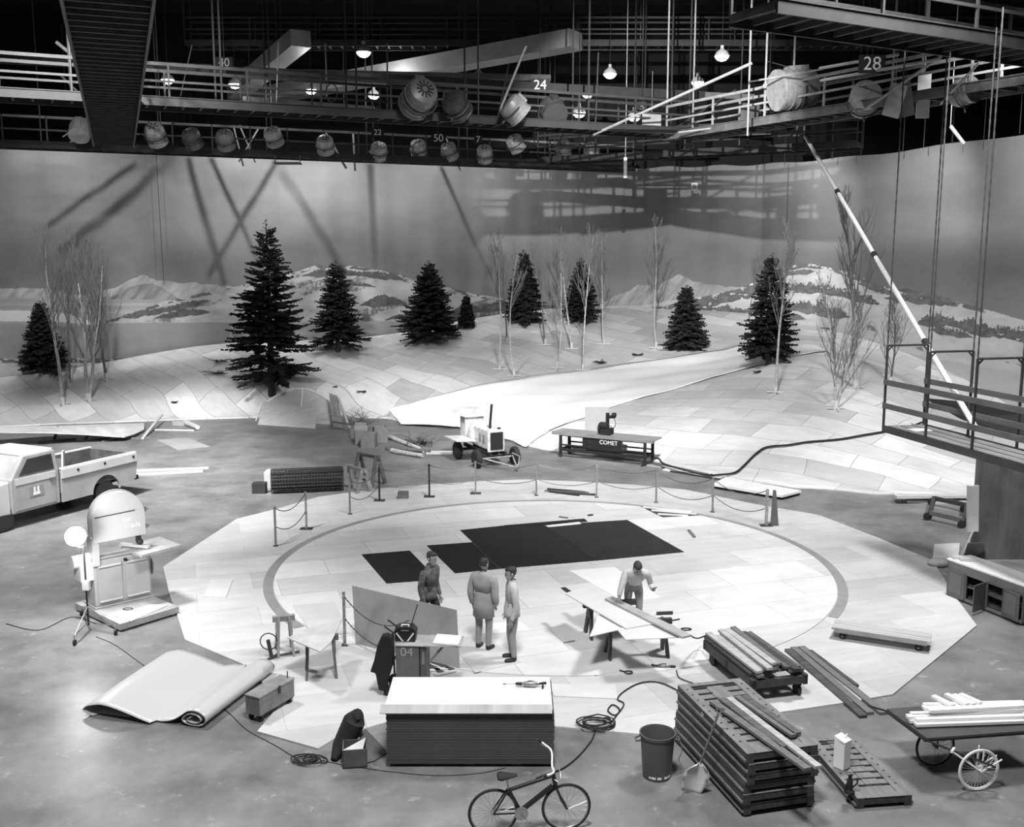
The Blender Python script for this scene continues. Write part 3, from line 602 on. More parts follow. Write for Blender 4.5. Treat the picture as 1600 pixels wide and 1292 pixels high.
# ties holding the right half of the cloth
for i, px in enumerate((1194, 1226, 1300, 1345, 1410, 1442, 1486, 1535, 1590)):
    Y = wallY(px)-.05; p = V(px, 250, Y); bb = MB(); bb.tube([(p.x, Y, 12.3), (p.x, Y, 14.6)], .018, 5); tag(build('tie_line', bb, mid), 'thin line holding up the scalloped top of the painted cloth', 'line', 'ties along the top of the painted cloth')
for px in (247, 1230):
    p = V(px, 300, wallY(px)-.12); bb = MB(); bb.tube([(p.x, p.y, 12.3), (p.x+.05, p.y, 9 if px > 300 else 6)], .012, 5); tag(build('hanging_line', bb, dark), 'thin dark line hanging down the painted cloth '+('beside the long slanting pole' if px > 300 else 'above the bare trees'), 'line')
# ------------------------------------------------------------------ trees
needle = mat('fir needles', .022, .85, .45, 6); barkd = mat('fir bark', .04, .9, .3, 8)
barkl = mat('birch bark', .40, .8, .35, 9, bump=.1); barkt = mat('twig bark', .17, .85, .3, 6); barkm = mat('grey bark', .12, .85, .35, 9)
def fir(px, py, ty, wpx, seed, label, sparse=0., ybase=None, tip=1.0):
    rnd = random.Random(seed); p = hit(px, py) if ybase is None else V(px, py, ybase)
    Hh = V(px, ty, p.y).z-p.z; Rm = wpx/2/F*p.y
    t = thing('fir_tree', label, 'tree', p, 0, 'fir trees on the artificial hills')
    bb = MB(); bb.tube([(0, 0, -.1), (.02, 0, Hh*.5), (0, 0, Hh)], [Hh*.02+.03, Hh*.012+.015, .012], 8); build('trunk', bb, barkd, t, smooth=True)
    fo = MB(); br = MB(); h = Hh*.10; 
    while h < Hh*.93:
        f = h/Hh; prof = (1-f)**.85*(1 if f > .22 else .72+f*1.27)
        nb = max(4, int(5+7*(1-f)))
        for k in range(nb):
            L_ = Rm*prof*rnd.uniform(.68, 1.12)*(1.25 if rnd.random() < .07 else 1)+.12
            if f < .3 and rnd.random() < sparse: continue
            a = rnd.uniform(0, 2*math.pi); rise = .42*f-.08+rnd.uniform(-.22, .2); d = Vector((math.cos(a), math.sin(a), 0)); sd = Vector((-d.y, d.x, 0))
            h0 = h+rnd.uniform(-.1, .1)
            P = lambda u: Vector((0, 0, h0))+d*(L_*u)+Vector((0, 0, L_*(rise*u-.22*u*u+.16*u**3)))
            br.tube([P(0), P(.5), P(1)], [.012+.008*L_, .01, .004], 4, cap=False)
            ns = max(3, int(L_/.075)); 
            for i in range(ns):
                u = .12+.88*(i+rnd.random()*.6)/ns; q = P(min(u, 1)); tl = (.10+.28*L_*(1-u)*.9)*rnd.uniform(.7, 1.2)
                tl = min(tl, .5)
                for s in (-1, 1):
                    dr = (d*.75+sd*s*.8+Vector((0, 0, rnd.uniform(-.55, .30)))).normalized(); e = q+dr*tl
                    wv = dr.cross(Vector((rnd.uniform(-.5, .5), rnd.uniform(-.5, .5), 1))).normalized()*(.028+.012*rnd.random()); up = Vector((rnd.uniform(-.02, .02), rnd.uniform(-.02, .02), .038))
                    m_ = q.lerp(e, .5)
                    fo.add([q, m_+wv, e, m_-wv], [(0, 1, 2, 3)])
                    fo.add([q, m_+up, e, m_-up*1.3], [(0, 1, 2, 3)])
        h += Hh*(.013+.010*(1-f))*rnd.uniform(.8, 1.2)
    # leader
    for k in range(14):
        a = k*2.4+seed; hh_ = Hh*(.925+.005*k); l_ = .34-.018*k; e = Vector((l_*math.cos(a), l_*math.sin(a), hh_+.06)); s_ = Vector((-math.sin(a), math.cos(a), .3))*.035; fo.add([(0, 0, hh_), e*.6+Vector((0, 0, hh_*.4))+s_, e, e*.6+Vector((0, 0, hh_*.4))-s_], [(0, 1, 2, 3)])
    build('branches', br, barkd, t); build('foliage', fo, needle, t)
    return t
fir(425, 616, 342, 172, 1, 'tallest fir, standing with bare lower trunk behind the leaning flats', .5)
fir(528, 550, 405, 100, 2, 'dense fir just right of the tallest one', .3)
fir(671, 535, 407, 108, 3, 'broad fir alone at the middle of the rear hill')
fir(818, 508, 390, 72, 4, 'fir on the hill crest among the pale birches, nearer the middle')
fir(907, 505, 403, 68, 5, 'fir on the hill crest behind the birches, second from the cloth seam')
fir(1071, 548, 445, 78, 6, 'small fir at the upper end of the white cloth')
fir(1200, 570, 395, 100, 7, 'tall fir on top of the right-hand hill beside a birch', .2)
fir(729, 512, 462, 24, 8, 'tiny fir just right of the broad one')
fir(70, 584, 470, 80, 9, 'fir at the far left edge behind the bare trees', .2)
def bare(px, py, ty, seed, label, spread=.16, m_=None, thick=.045, fork=1, name='bare_tree', crown=.30, dens=1.0):
    rnd = random.Random(seed*7+1); p = hit(px, py); Hh = V(px, ty, p.y).z-p.z
    t = thing(name, label, 'tree', p, 0, 'bare trees on the artificial hills'); m_ = m_ or barkl
    tk = MB(); tw = MB()
    def limb(p0, d, L_, r, lvl):
        n = 5; pts = [p0]; dd = d.copy()
        for i in range(n):
            dd = (dd+Vector((rnd.uniform(-.09, .09), rnd.uniform(-.09, .09), .07 if lvl else .02))).normalized(); pts.append(pts[-1]+dd*L_/n)
        (tk if lvl == 0 else tw).tube(pts, [max(.006, r*(1-.8*i/n)) for i in range(n+1)], 6 if lvl == 0 else 4 if lvl == 1 else 3, cap=False)
        if lvl >= 3: return
        k = (int(19*dens), int(5), 2)[lvl]
        for i in range(k):
            u = (crown+(1-crown)*(i+rnd.random()*.7)/k) if lvl == 0 else .2+.8*(i+rnd.random())/k
            u = min(u, .98); ii = min(int(u*n), n-1); q = pts[ii].lerp(pts[ii+1], u*n-ii); a = rnd.uniform(0, 2*math.pi)
            side = Vector((math.cos(a), math.sin(a), 0)); dn = (dd*.85+side*(.55 if lvl == 0 else .5)+Vector((0, 0, .35))).normalized()
            l2 = (L_*.27*(1.25-u)*1.3 if lvl == 0 else L_*.5*(1.2-u))*rnd.uniform(.6, 1.15)*(1+spread*2)
            limb(q, dn, l2, r*(.42 if lvl == 0 else .6)*(1.1-u*.6), lvl+1)
    for f in range(fork):
        d = Vector((rnd.uniform(-.05, .05)+(0 if fork == 1 else (-.16 if f == 0 else .16 if f == 1 else 0)), rnd.uniform(-.04, .04), 1)).normalized()
        limb(Vector((0, 0, -.05)), d, Hh*(1.0 if f == 0 or fork == 1 else .85), thick*(1 if fork == 1 else .8), 0)
    build('trunk', tk, m_, t, smooth=True); build('twigs', tw, barkt, t)
    bb = MB(); bb.tube([(0, 0, -.05), (0, 0, .35)], thick*1.25, 7); bb.box((0, 0, .06), (.7, .05, .04)); bb.box((0, 0, .06), (.05, .7, .04)); build('tree_stand', bb, mat('birch foot white', .6, .7), t)
    return t
for i, (px, py, ty, sp, m_, th, fk, cr, lb) in enumerate((
    (98, 632, 368, .16, barkl, .09, 1, .3, 'pale bare tree nearest the left edge of the hill'), (109, 603, 384, .12, barkm, .06, 1, .4, 'thin darker bare tree just behind the pale leftmost one'),
    (139, 626, 372, .2, barkl, .11, 2, .25, 'forked pale bare tree, second group of the left hill'), (167, 594, 378, .25, barkm, .07, 1, .2, 'dark bare tree leaning right of the forked one'),
    (781, 578, 366, .12, barkl, .055, 1, .5, 'tall pale bare tree left of the crest fir'), (803, 588, 395, .12, barkl, .05, 1, .5, 'pale bare tree whose foot stands lowest of the middle group'), (792, 537, 400, .1, barkm, .045, 1, .5, 'thin bare tree between the two pale ones'),
    (852, 540, 385, .1, barkm, .05, 1, .5, 'slim bare tree right of the crest fir'), (871, 576, 402, .14, barkl, .04, 1, .3, 'short slender bare tree with a forked foot'), (893, 546, 363, .14, barkl, .055, 1, .4, 'tall pale bare tree before the second crest fir'),
    (911, 580, 362, .14, barkl, .05, 1, .4, 'pale bare tree closest to the white cloth in the middle group'), (943, 539, 372, .16, barkl, .045, 1, .35, 'bare tree alone right of the second crest fir'), (1025, 545, 342, .1, barkl, .05, 1, .45, 'very tall bare tree before the small fir'),
    (1212, 614, 362, .12, barkl, .06, 1, .4, 'pale bare tree standing before the tall right-hand fir'), (1306, 640, 440, .24, barkl, .075, 2, .15, 'bushy forked bare tree on the near slope of the right-hand hill'), (1336, 607, 305, .2, barkl, .10, 1, .3, 'tallest bare tree of the right-hand hill beside the slanting pole'),
    (1391, 602, 470, .26, barkm, .05, 1, .15, 'low bare tree seen through the hanging cradle'), (1170, 500, 395, .14, barkm, .03, 1, .4, 'faint bare tree rising behind the ridge left of the tall fir'))):
    bare(px, py, ty, i+3, lb, sp, m_, th, fk, crown=cr)
def spray(px, py, seed, label, n=9, r=.35):
    rnd = random.Random(seed); p = hit(px, py) if py < 650 or px > 1000 else G(px, py); fo = MB()
    for k in range(n):
        a = rnd.uniform(0, 6.28); L_ = rnd.uniform(.5, 1)*r; d = Vector((math.cos(a), math.sin(a), rnd.uniform(.0, .3))); o_ = p+Vector((rnd.uniform(-.2, .2)*r, rnd.uniform(-.2, .2)*r, .05))
        fo.tube([o_, o_+d*L_], .008, 3)
        for i in range(12):
            q = o_+d*L_*(i/12); s = Vector((-d.y, d.x, .2))*rnd.choice((-1, 1))*.09; fo.add([q, q+s+d*.03, q+s*1.1, q+Vector((0, 0, .02))], [(0, 1, 2, 3)])
    tag(build('fir_sprig', fo, needle), label, 'branch', 'cut fir sprigs scattered on the hills')
for px, py, lb, n, r in ((565, 613, 'cut fir sprig below the dense fir', 9, .3), (524, 606, 'dark fir sprig beside the tallest fir', 8, .4), (937, 568, 'cut fir sprig at the edge of the white cloth', 12, .45), (994, 556, 'cut fir sprig on the cloth edge before the small fir', 10, .35), (1050, 548, 'fir scraps scattered under the small fir', 10, .3), (1182, 583, 'small fir scrap on the right-hand slope', 7, .25), (272, 630, 'little fir scrap low on the left hill', 8, .2), (92, 575, 'wide low fir bough at the far left', 16, 1.1), (345, 566, 'long loose fir bough left of the tallest fir', 14, .8), (340, 585, 'lower loose fir bough left of the tallest fir', 14, .9)):
    spray(px, py, px, lb, n, r)
# ------------------------------------------------------------------ helpers for the things on the floor
def yaw(a, c): return math.atan2(c.y-a.y, c.x-a.x)
def caster(par, x, y, r=.06, h=.12, name='caster'):
    bb = MB(); bb.use(rubber).lathe([(r*.6, -.02), (r, -.018), (r, .018), (r*.6, .02)], 16, (x, y, r), 'y'); bb.use(steel).lathe([(.001, -.03), (r*.3, -.03), (r*.3, .03), (.001, .03)], 10, (x, y, r), 'y')
    bb.use(dark).box((x, y-.035, r+(h-r)/2), (.04, .008, h-r)); bb.box((x, y+.035, r+(h-r)/2), (.04, .008, h-r)); bb.box((x, y, h-.006), (.09, .09, .012)); return build(name, bb, None, par, smooth=True)
def plank(name, label, a, c, w_, t, m, group=None, cat='board', base=True):
    a = Vector(a); c = Vector(c); bb = MB(); bb.beam(a+Vector((0, 0, t/2)), c+Vector((0, 0, t/2)), w_, t); return tag(build(name, bb, m), label, cat, group)
def cable(label, pts, r=.012, m=None, name='cable', k=6, world=True):
    bb = MB(); bb.tube(smoothpath(pts, k), r, 6); return tag(build(name, bb, m or black, smooth=True), label, 'cable')
def coil(label, c, R0, n, r=.012, seed=1, tail=(), m=None):
    rnd = random.Random(seed); pts = []
    for i in range(n*14):
        a = i/14*2*math.pi; rr = R0*(.75+.35*math.sin(i*.17+seed)); pts.append(Vector((c.x+rr*math.cos(a)*1.35+.05*math.sin(i*.31), c.y+rr*math.sin(a)*.9, c.z+r+.004*(i % 9)+.03*abs(math.sin(i*.11)))))
    pts += [Vector(t) for t in tail]; bb = MB(); bb.tube(pts, r, 5); return tag(build('coiled_cable', bb, m or black, smooth=True), label, 'cable')
def sawhorse(label, a, c, h, m, spread=.28, name='sawhorse', group=None, over=.1):
    """a, c: ends of the top beam in plan"""
    L_ = (c-a).length; t = thing(name, label, 'sawhorse', (a.x, a.y, a.z if len(a) > 2 else 0), yaw(a, c), group); 
    bb = MB(); bb.box((L_/2, 0, h-.05), (L_+over, .09, .10)); build('top_beam', bb, m, t)
    for x, sx in ((.06, -1), (L_-.06, 1)):
        for s in (-1, 1):
            bb = MB(); bb.beam((x, s*.04, h-.02), (x+sx*.05, s*spread, 0), .13, .045, (1, 0, 0)); build('leg', bb, m, t)
        bb = MB(); bb.extr([(-.05, -.04), (.05, -.04), (.17, -.26), (-.17, -.26)], .02, Matrix.Translation((x+sx*.045, 0, h-.03))@Matrix.Rotation(R(90), 4, 'Z')); build('gusset', bb, m, t)
    return t
# ------------------------------------------------------------------ tall stack of wallboard
a = G(605, 1199); c = G(862, 1199); rz = yaw(a, c); ux = (c-a).normalized(); uy = Vector((-ux.y, ux.x, 0))
edge = mat('wallboard dark face', .028, .55, .2, 2); lite = mat('board edge', .24, .6, .1, 2)
bb = MB(); bb.use(edge).box((1.22, .6, .0125), (2.44, 1.2, .021)); bb.use(lite).box((1.22, .6, .0015), (2.446, 1.206, .0025))
p0 = build('wallboard_sheet', bb, origin=(0, 0, 0)); n_s = 32; lab = 'dark-edged wallboard sheet in the tall neat stack under the white board'
for i in range(n_s):
    o = p0 if i == 0 else p0.copy()
    if i: COL.objects.link(o)
    j = random.Random(i).uniform(-.008, .008); o.location = a+ux*j+uy*j*.6+Vector((0, 0, .06+i*.0245)); o.rotation_euler = (0, 0, rz); tag(o, lab, 'wallboard', 'sheets of the tall wallboard stack')
ST = .06+n_s*.0245
for k, x in enumerate((.62, 1.2, 1.9)):
    bb = MB(); bb.box((0, .1, .03), (.12, .9, .06)); o = build('support_block', bb, lumberm, origin=(0, 0, 0)); o.location = a+ux*x+uy*.42; o.rotation_euler = (0, 0, rz); tag(o, 'timber bearer under the tall wallboard stack, '+('nearest the coiled cable', 'the middle one', 'nearest the bicycle')[k], 'block', 'bearers under the wallboard stack')
bb = MB(); bb.box((1.19, .66, .012), (2.46, 1.14, .024)); o = build('white_board', bb, whb, origin=(0, 0, 0), bevel=.003); o.location = a+Vector((0, 0, ST)); o.rotation_euler = (0, 0, rz); tag(o, 'bright white board lying on top of the tall wallboard stack', 'board')
bb = MB(); bb.box((1.16, .04, .03), (2.5, .20, .012), (R(14), 0, 0)); o = build('edge_strip', bb, mat('glossy strip', .42, .25, .3, .6, stretch=(3, .3, 1)), origin=(0, 0, 0)); o.location = a+Vector((0, 0, ST+.012)); o.rotation_euler = (0, 0, rz); tag(o, 'grey glossy strip along the front edge of the wallboard stack', 'strip')
def drill(label, p, rz, s=1., cable_to=None):
    t = thing('power_drill', label, 'drill', p, rz, 'power tools')
    al = mat('cast tool body', .30, .35, .5, 14, metal=.5)
    bb = MB(); bb.lathe([(.02*s, -.17*s), (.035*s, -.15*s), (.05*s, -.12*s), (.06*s, 0), (.055*s, .1*s), (.03*s, .15*s), (.02*s, .17*s)], 16, (0, 0, .06*s), 'x'); bb.box((0, 0, .11*s), (.12*s, .05*s, .03*s)); build('body', bb, al, t, smooth=True)
    bb = MB(); bb.lathe([(.012*s, -.30*s), (.03*s, -.28*s), (.035*s, -.17*s)], 12, (0, 0, .06*s), 'x'); build('chuck', bb, dark, t, smooth=True)
    bb = MB(); bb.tube([(-.29*s, 0, .06*s), (-.5*s, 0, .05*s)], .007*s, 6); bb.lathe([(.001, -.55*s), (.016*s, -.53*s), (.016*s, -.48*s)], 8, (0, 0, .05*s), 'x'); build('bit', bb, steel, t)
    bb = MB(); bb.tube([(.15*s, 0, .06*s), (.24*s, .03*s, .07*s), (.30*s, 0, .08*s)], [.025*s, .022*s, .03*s], 8); bb.tube([(.24*s, .03*s, .07*s), (.24*s, -.07*s, .03*s)], .02*s, 8); bb.ball((.24*s, -.08*s, .03*s), .024*s, 8); build('handle', bb, black, t, smooth=True)
    return t
drill('power drill with a cast metal body lying on the bright white board', G(829, 1073, ST+.03), R(-2), .78)
# ------------------------------------------------------------------ bicycle at the bottom edge
def wheel(par, x, y, z, r, rimm, spokes=28, tyre=None, w_=.018, name='wheel'):
    bb = MB(); bb.tube([(x+r*math.cos(a), y, z+r*math.sin(a)) for a in [2*math.pi*i/40 for i in range(40)]], w_, 8, closed=True); o = build(name, bb, tyre or rubber, par, smooth=True)
    bb = MB(); bb.tube([((r-.02)*math.cos(a), 0, (r-.02)*math.sin(a)) for a in [2*math.pi*i/40 for i in range(40)]], .009, 6, closed=True); q = build('rim', bb, rimm, o, smooth=True); q.location = (x, y, z)
    bb = MB()
    for i in range(spokes): a = 2*math.pi*i/spokes; s = -1 if i % 2 else 1; bb.tube([(.02*math.cos(a+1.2*s), s*.025, .02*math.sin(a+1.2*s)), ((r-.02)*math.cos(a), 0, (r-.02)*math.sin(a))], .0022, 3, cap=False)
    q = build('spokes', bb, rimm, o); q.location = (x, y, z)
    bb = MB(); bb.lathe([(.001, -.05), (.015, -.05), (.022, -.02), (.022, .02), (.015, .05), (.001, .05)], 10, (x, y, z), 'y'); build('hub', bb, steel, o, smooth=True)
    return o
p = G(792, 1212, .80); t = thing('bicycle', 'bicycle with a thick dark frame and white handlebar beside the wallboard stack', 'bicycle', (p.x, p.y, 0), R(8)); r = .31
wheel(t, -.18, 0, r, r, steel, name='rear_wheel'); wheel(t, .78, 0, r, r, steel, name='front_wheel')
bb = MB(); bk = mat('bicycle frame black', .02, .25)
for q1, q2, rr in (((.02, 0, .62), (.18, 0, .30), .02), ((.18, 0, .30), (.60, 0, .62), .035), ((.60, 0, .76), (.02, 0, .60), .026), ((.60, 0, .78), (.64, 0, .60), .03)): bb.tube([q1, q2], rr, 10)
for s in (-.05, .05): bb.tube([(-.18, s, r), (.18, s, .30)], .012, 8); bb.tube([(-.18, s, r), (.02, s*.5, .62)], .012, 8); bb.tube([(.64, s, .60), (.70, s, .45), (.78, s, r)], .016, 8)
build('frame', bb, bk, t, smooth=True)
bb = MB(); bb.lathe([(.001, -.14), (.03, -.13), (.07, -.02), (.10, .08), (.08, .12), (.001, .13)], 14, (0, 0, 0), 'x', Matrix.Scale(-1, 3, (1, 0, 0))@Matrix.Scale(.45, 3, (0, 0, 1))); q = build('saddle', bb, black, t, smooth=True); q.location = (0, 0, .80)
bb = MB(); bb.tube([(.02, 0, .60), (0, 0, .78)], .014, 8); build('seat_post', bb, steel, t)
bb = MB(); hb = smoothpath([(.42, -.30, .92), (.55, -.24, .92), (.60, -.06, .86), (.60, .06, .86), (.62, .22, .98), (.55, .34, 1.02), (.46, .38, 1.08)], 5); bb.tube(hb, .013, 8); bb.tube([(.60, 0, .74), (.60, 0, .86)], .014, 8); build('handlebar', bb, white, t, smooth=True)
for e in (-1, 1):
    bb = MB(); bb.tube([hb[0], hb[2]] if e < 0 else [hb[-1], hb[-4]], .019, 8); build('grip', bb, black, t, smooth=True)
bb = MB(); bb.tube(smoothpath([(.50, .34, 1.02), (.66, .34, .9), (.72, .1, .72), (.66, -.05, .7), (.58, .02, .74)], 6), .004, 5); build('brake_cable', bb, steel, t)
bb = MB(); bb.lathe([(.001, -.012), (.09, -.01), (.09, .01), (.001, .012)], 20, (.18, -.07, .30), 'y'); bb.tube([(.18, -.09, .30), (.27, -.09, .18)], .01, 6); bb.box((.27, -.12, .18), (.09, .06, .02)); build('crank', bb, steel, t)
# ------------------------------------------------------------------ bandsaw on its low platform
dp = mat('machine enamel', .42, .35, .10, 1.5); dpl = mat('machine enamel light', .58, .32, .08, 1.5)
pa, pb_, pc = G(118, 954), G(188, 988), G(280, 960); pd = pa+pc-pb_
b = MB(); b.slab([Vector((q.x, q.y, .17)) for q in (pa, pb_, pc, pd)], .13); t = thing('low_platform', 'low timber platform under the tall bandsaw', 'platform', (pb_.x, pb_.y, 0))
build('deck', b, mat('platform top', .36, .6, .25, 2), t, world=True)
b = MB(); b.beam(pa.lerp(pd, .1)+Vector((0, 0, .02)), pb_.lerp(pc, .1)+Vector((0, 0, .02)), .08, .04); b.beam(pa.lerp(pd, .9)+Vector((0, 0, .02)), pb_.lerp(pc, .9)+Vector((0, 0, .02)), .08, .04); build('skid', b, lumberd, t, world=True)
B0 = G(150, 952, .17); BR = G(238, 932, .17); rz = yaw(B0, BR); BW = (BR-B0).length
t = thing('bandsaw', 'very tall enamelled bandsaw with a domed wheel cover and a wide table', 'bandsaw', B0, rz); W_ = BW
bb = MB(); bb.box((W_/2, .30, .53), (W_, .60, .98)); bb.box((W_/2, .30, .02), (W_+.06, .66, .04)); build('cabinet', bb, dp, t, bevel=.02)
for k in (0, 1):
    x0 = .06+k*(W_*.5-.02); bb = MB(); bb.box((x0+W_*.22, -.012, .52), (W_*.42, .02, .80)); d_ = build('cabinet_door', bb, dp, t, bevel=.006)
    for z in (.14, .88): bb = MB(); bb.tube([(x0+.02, -.04, z), (x0+W_*.41, -.04, z)], .022, 8); build('door_bar', bb, dpl, d_, smooth=True)
bb = MB(); bb.lathe([(.001, -.03), (.035, -.03), (.035, .03), (.001, .03)], 12, (W_*.55, -.03, .94), 'y'); build('knob', bb, black, t)
Wt = .92*W_; R_ = Wt/2; zt = 2.42-R_; prof = [(0, 1.42), (Wt, 1.42), (Wt, zt)]+[(R_+R_*math.cos(a), zt+R_*math.sin(a)) for a in [math.pi*i/20 for i in range(1, 20)]]+[(0, zt)]
bb = MB(); bb.extr(prof, .16, Matrix.Translation((.0, -.02, 0))); hd = build('wheel_cover', bb, dpl, t, bevel=.01)
bb = MB(); bb.extr([(x*1.03-.015, z*1.0+.02) for x, z in prof], .10, Matrix.Translation((0, .10, 0))); build('rear_frame', bb, dp, t, bevel=.01)
bb = MB(); bb.tube([(.05, -.11, 1.95), (.80*Wt, -.11, 1.98)], .01, 6); build('cover_rod', bb, dark, hd)
chalk = mat('chalk', .95, .8)
text('chalk_mark', 'OK', .11, chalk, hd, (Wt*.66, -.104, 1.80), (R(90), 0, 0)); text('chalk_mark', '12-8-76', .11, chalk, hd, (Wt*.74, -.104, 1.66), (R(90), 0, 0))
for z in (1.58, 1.95): bb = MB(); bb.box((Wt+.02, -.05, z), (.05, .06, .10)); bb.lathe([(.001, 0), (.02, 0), (.02, .06), (.001, .06)], 8, (Wt+.04, -.05, z), 'x'); build('latch', bb, steel, t)
bb = MB(); bb.box((.06, .12, 1.22), (.14, .34, .62)); build('column', bb, dpl, t, bevel=.015)
bb = MB(); bb.box((W_*.38, .30, 1.06), (W_*.80, .62, .05)); build('fixed_table', bb, mat('table metal', .34, .35, .15, 2), t, bevel=.005)
bb = MB(); bb.box((W_*1.02, -.02, 1.10), (W_*.74, .92, .06), (0, R(-3), R(4))); q = build('saw_table', bb, mat('plywood worn', .40, .5, .3, 1.5), t, bevel=.004); 
bb = MB(); bb.beam((W_*.62, .40, 1.17), (W_*.92, -.22, 1.17), .08, .06); build('fence', bb, dpl, t)
bb = MB(); bb.box((Wt*.88, 0, 1.34), (.09, .09, .20)); bb.ball((Wt*.90, -.02, 1.26), .07, 10); build('blade_guide', bb, dark, t, smooth=True)
bb = MB(); bb.box((Wt*.92, -.02, 1.2), (.012, .004, .2)); build('blade', bb, steel, t)
bb = MB(); bb.lathe([(.16, 0), (.19, .01), (.19, .03), (.16, .04)], 18, (W_+.06, .22, .62), 'x'); bb.box((W_+.04, .2, .60), (.06, .12, .5)); build('hand_wheel', bb, dp, t, smooth=True)
bb = MB(); bb.box((-.13, .2, .80), (.26, .4, .34)); bb.lathe([(.001, -.2), (.14, -.2), (.15, .15), (.001, .18)], 16, (-.16, .2, 1.02), 'x'); build('motor', bb, dpl, t, smooth=True)
b = MB(); b.slab([G(x, y, .19) for x, y in ((178, 961), (204, 970), (262, 945), (236, 944))], .015); tag(build('scrap_board', b, whb), 'white offcut lying on the low platform before the bandsaw', 'board')
bb = MB(); cc = G(200, 951, .185); bb.tube([(cc.x+.10*math.cos(a), cc.y+.06*math.sin(a), cc.z) for a in [2*math.pi*i/20 for i in range(20)]], .008, 5, closed=True); tag(build('cable_loop', bb, dark, smooth=True), 'little wire loop lying on the low platform', 'wire')
# work light on a rolling stand
LP = G(139, 985); t = thing('work_light_stand', 'rolling tripod stand carrying the glaring bare work light', 'light stand', LP)
Lz = V(116, 838, LP.y).z; bb = MB(); bb.tube([(0, 0, .12), (0, 0, Lz-.2)], .02, 8); build('pole', bb, dark, t)
for q in (G(117, 1008), G(181, 992), G(128, 962)):
    e = q-LP; bb = MB(); bb.tube([(0, 0, .50), (e.x, e.y, .16)], .014, 6); bb.tube([(0, 0, .18), (e.x*.95, e.y*.95, .18)], .012, 6); bb.tube([(e.x, e.y, .20), (e.x, e.y, .08)], .016, 6); lg = build('leg', bb, steel, t)
    bb = MB(); bb.lathe([(.001, -.025), (.055, -.02), (.055, .02), (.001, .025)], 14, (e.x, e.y, .055), 'x'); build('caster', bb, rubber, lg, smooth=True)
hx = V(118, 838, LP.y)-LP; bb = MB(); bb.lathe([(.001, -.16), (.10, -.14), (.19, -.02), (.20, 0), (.18, 0), (.09, -.12), (.001, -.13)], 20, hx, 'y', Matrix.Rotation(R(25), 3, 'Z')@Matrix.Scale(-1, 3, (0, 1, 0))); bb.tube([(0, 0, Lz-.2), (hx.x*.5, 0, Lz-.22), (hx.x, .02, hx.z-.2)], .014, 6); rf = build('reflector', bb, dpl, t, smooth=True)
bb = MB(); bb.ball(hx+Vector((0, -.05, 0)), .11, 14); build('glowing_bulb', bb, mat('work bulb', 1., .5, emit=40), t, smooth=True)
bb = MB(); bb.box((.02, -.03, .95), (.14, .10, .20)); build('ballast_box', bb, dpl, t, bevel=.01)
light('POINT', LP+hx+Vector((.1, -.35, 0)), 170, size=.12, name='work_light')
cable('dark cables trailing from the light stand toward the left edge', [G(150, 975), G(125, 966), G(105, 966), G(60, 985), G(10, 975)], .014)
cable('long dark cable on the bare floor past the vinyl sheet and the tool chest', [G(150, 995), G(180, 1008), G(225, 1040), G(262, 1062), G(345, 1105), G(385, 1140), G(430, 1165), G(470, 1190)], .010)
coil('coil of dark cable on the floor before the black sack', G(482, 1190), .17, 5, .011, 3)
cable('thin cable running along the floor in front of the wallboard stack', [G(500, 1188), G(540, 1196), G(610, 1206), G(680, 1212), G(745, 1209), G(790, 1200)], .009)
# plywood off-cuts and loose lumber at the back left
flat('plywood_sheet', [(245,687),(293,684),(327,697),(277,702)], mat('plywood grey', .34, .6, .1, 1), 'pale square sheet lying alone on the floor behind the pickup', 'plywood sheet')
flat('plywood_sheet', [(317,932),(353,933),(364,905),(330,905)], mat('plywood lite', .62, .6, .1, 1), 'small pale square sheet beside the bandsaw platform', 'plywood sheet', PT)
plank('lumber_board', 'long pale board behind the pickup, the one farther from it', G(190, 737), G(326, 732), .16, .05, mat('lumber white', .62, .6, .1, 2), 'two long boards behind the pickup')
plank('lumber_board', 'long pale board behind the pickup, the slightly shorter nearer one', G(195, 743), G(317, 737), .16, .05, mat('lumber white', .62, .6, .1, 2), 'two long boards behind the pickup')
plank('lumber_board', 'pale board running from the wreck of flats toward the hill, lying flat', G(240, 672), G(304, 673), .14, .05, plyp)
plank('lumber_board', 'pale board tilted across the others at the edge of the wrecked flats', G(223, 686), G(253, 661)+Vector((0, 0, .35)), .12, .05, plyp)
plank('lumber_board', 'thin dark board beside the square sheet on the back floor', G(310, 688), G(340, 684), .10, .02, lumberm)
b = MB()
for q in (((290,664),(309,672)),): b.tube([G(*q[0])+Vector((0, 0, .12)), G(*q[1])+Vector((0, 0, .12))], [.13, .10], 10)
tag(build('cloth_roll', b, plyp, smooth=True), 'short rolled bundle lying near the left hill edge', 'roll')
b = MB(); b.box((0, 0, .1), (.55, .3, .2)); o = build('wood_crate', b, mat('plywood grey', .3), origin=(0, 0, 0)); o.location = G(281, 664); tag(o, 'small shallow crate near the left hill edge', 'crate')
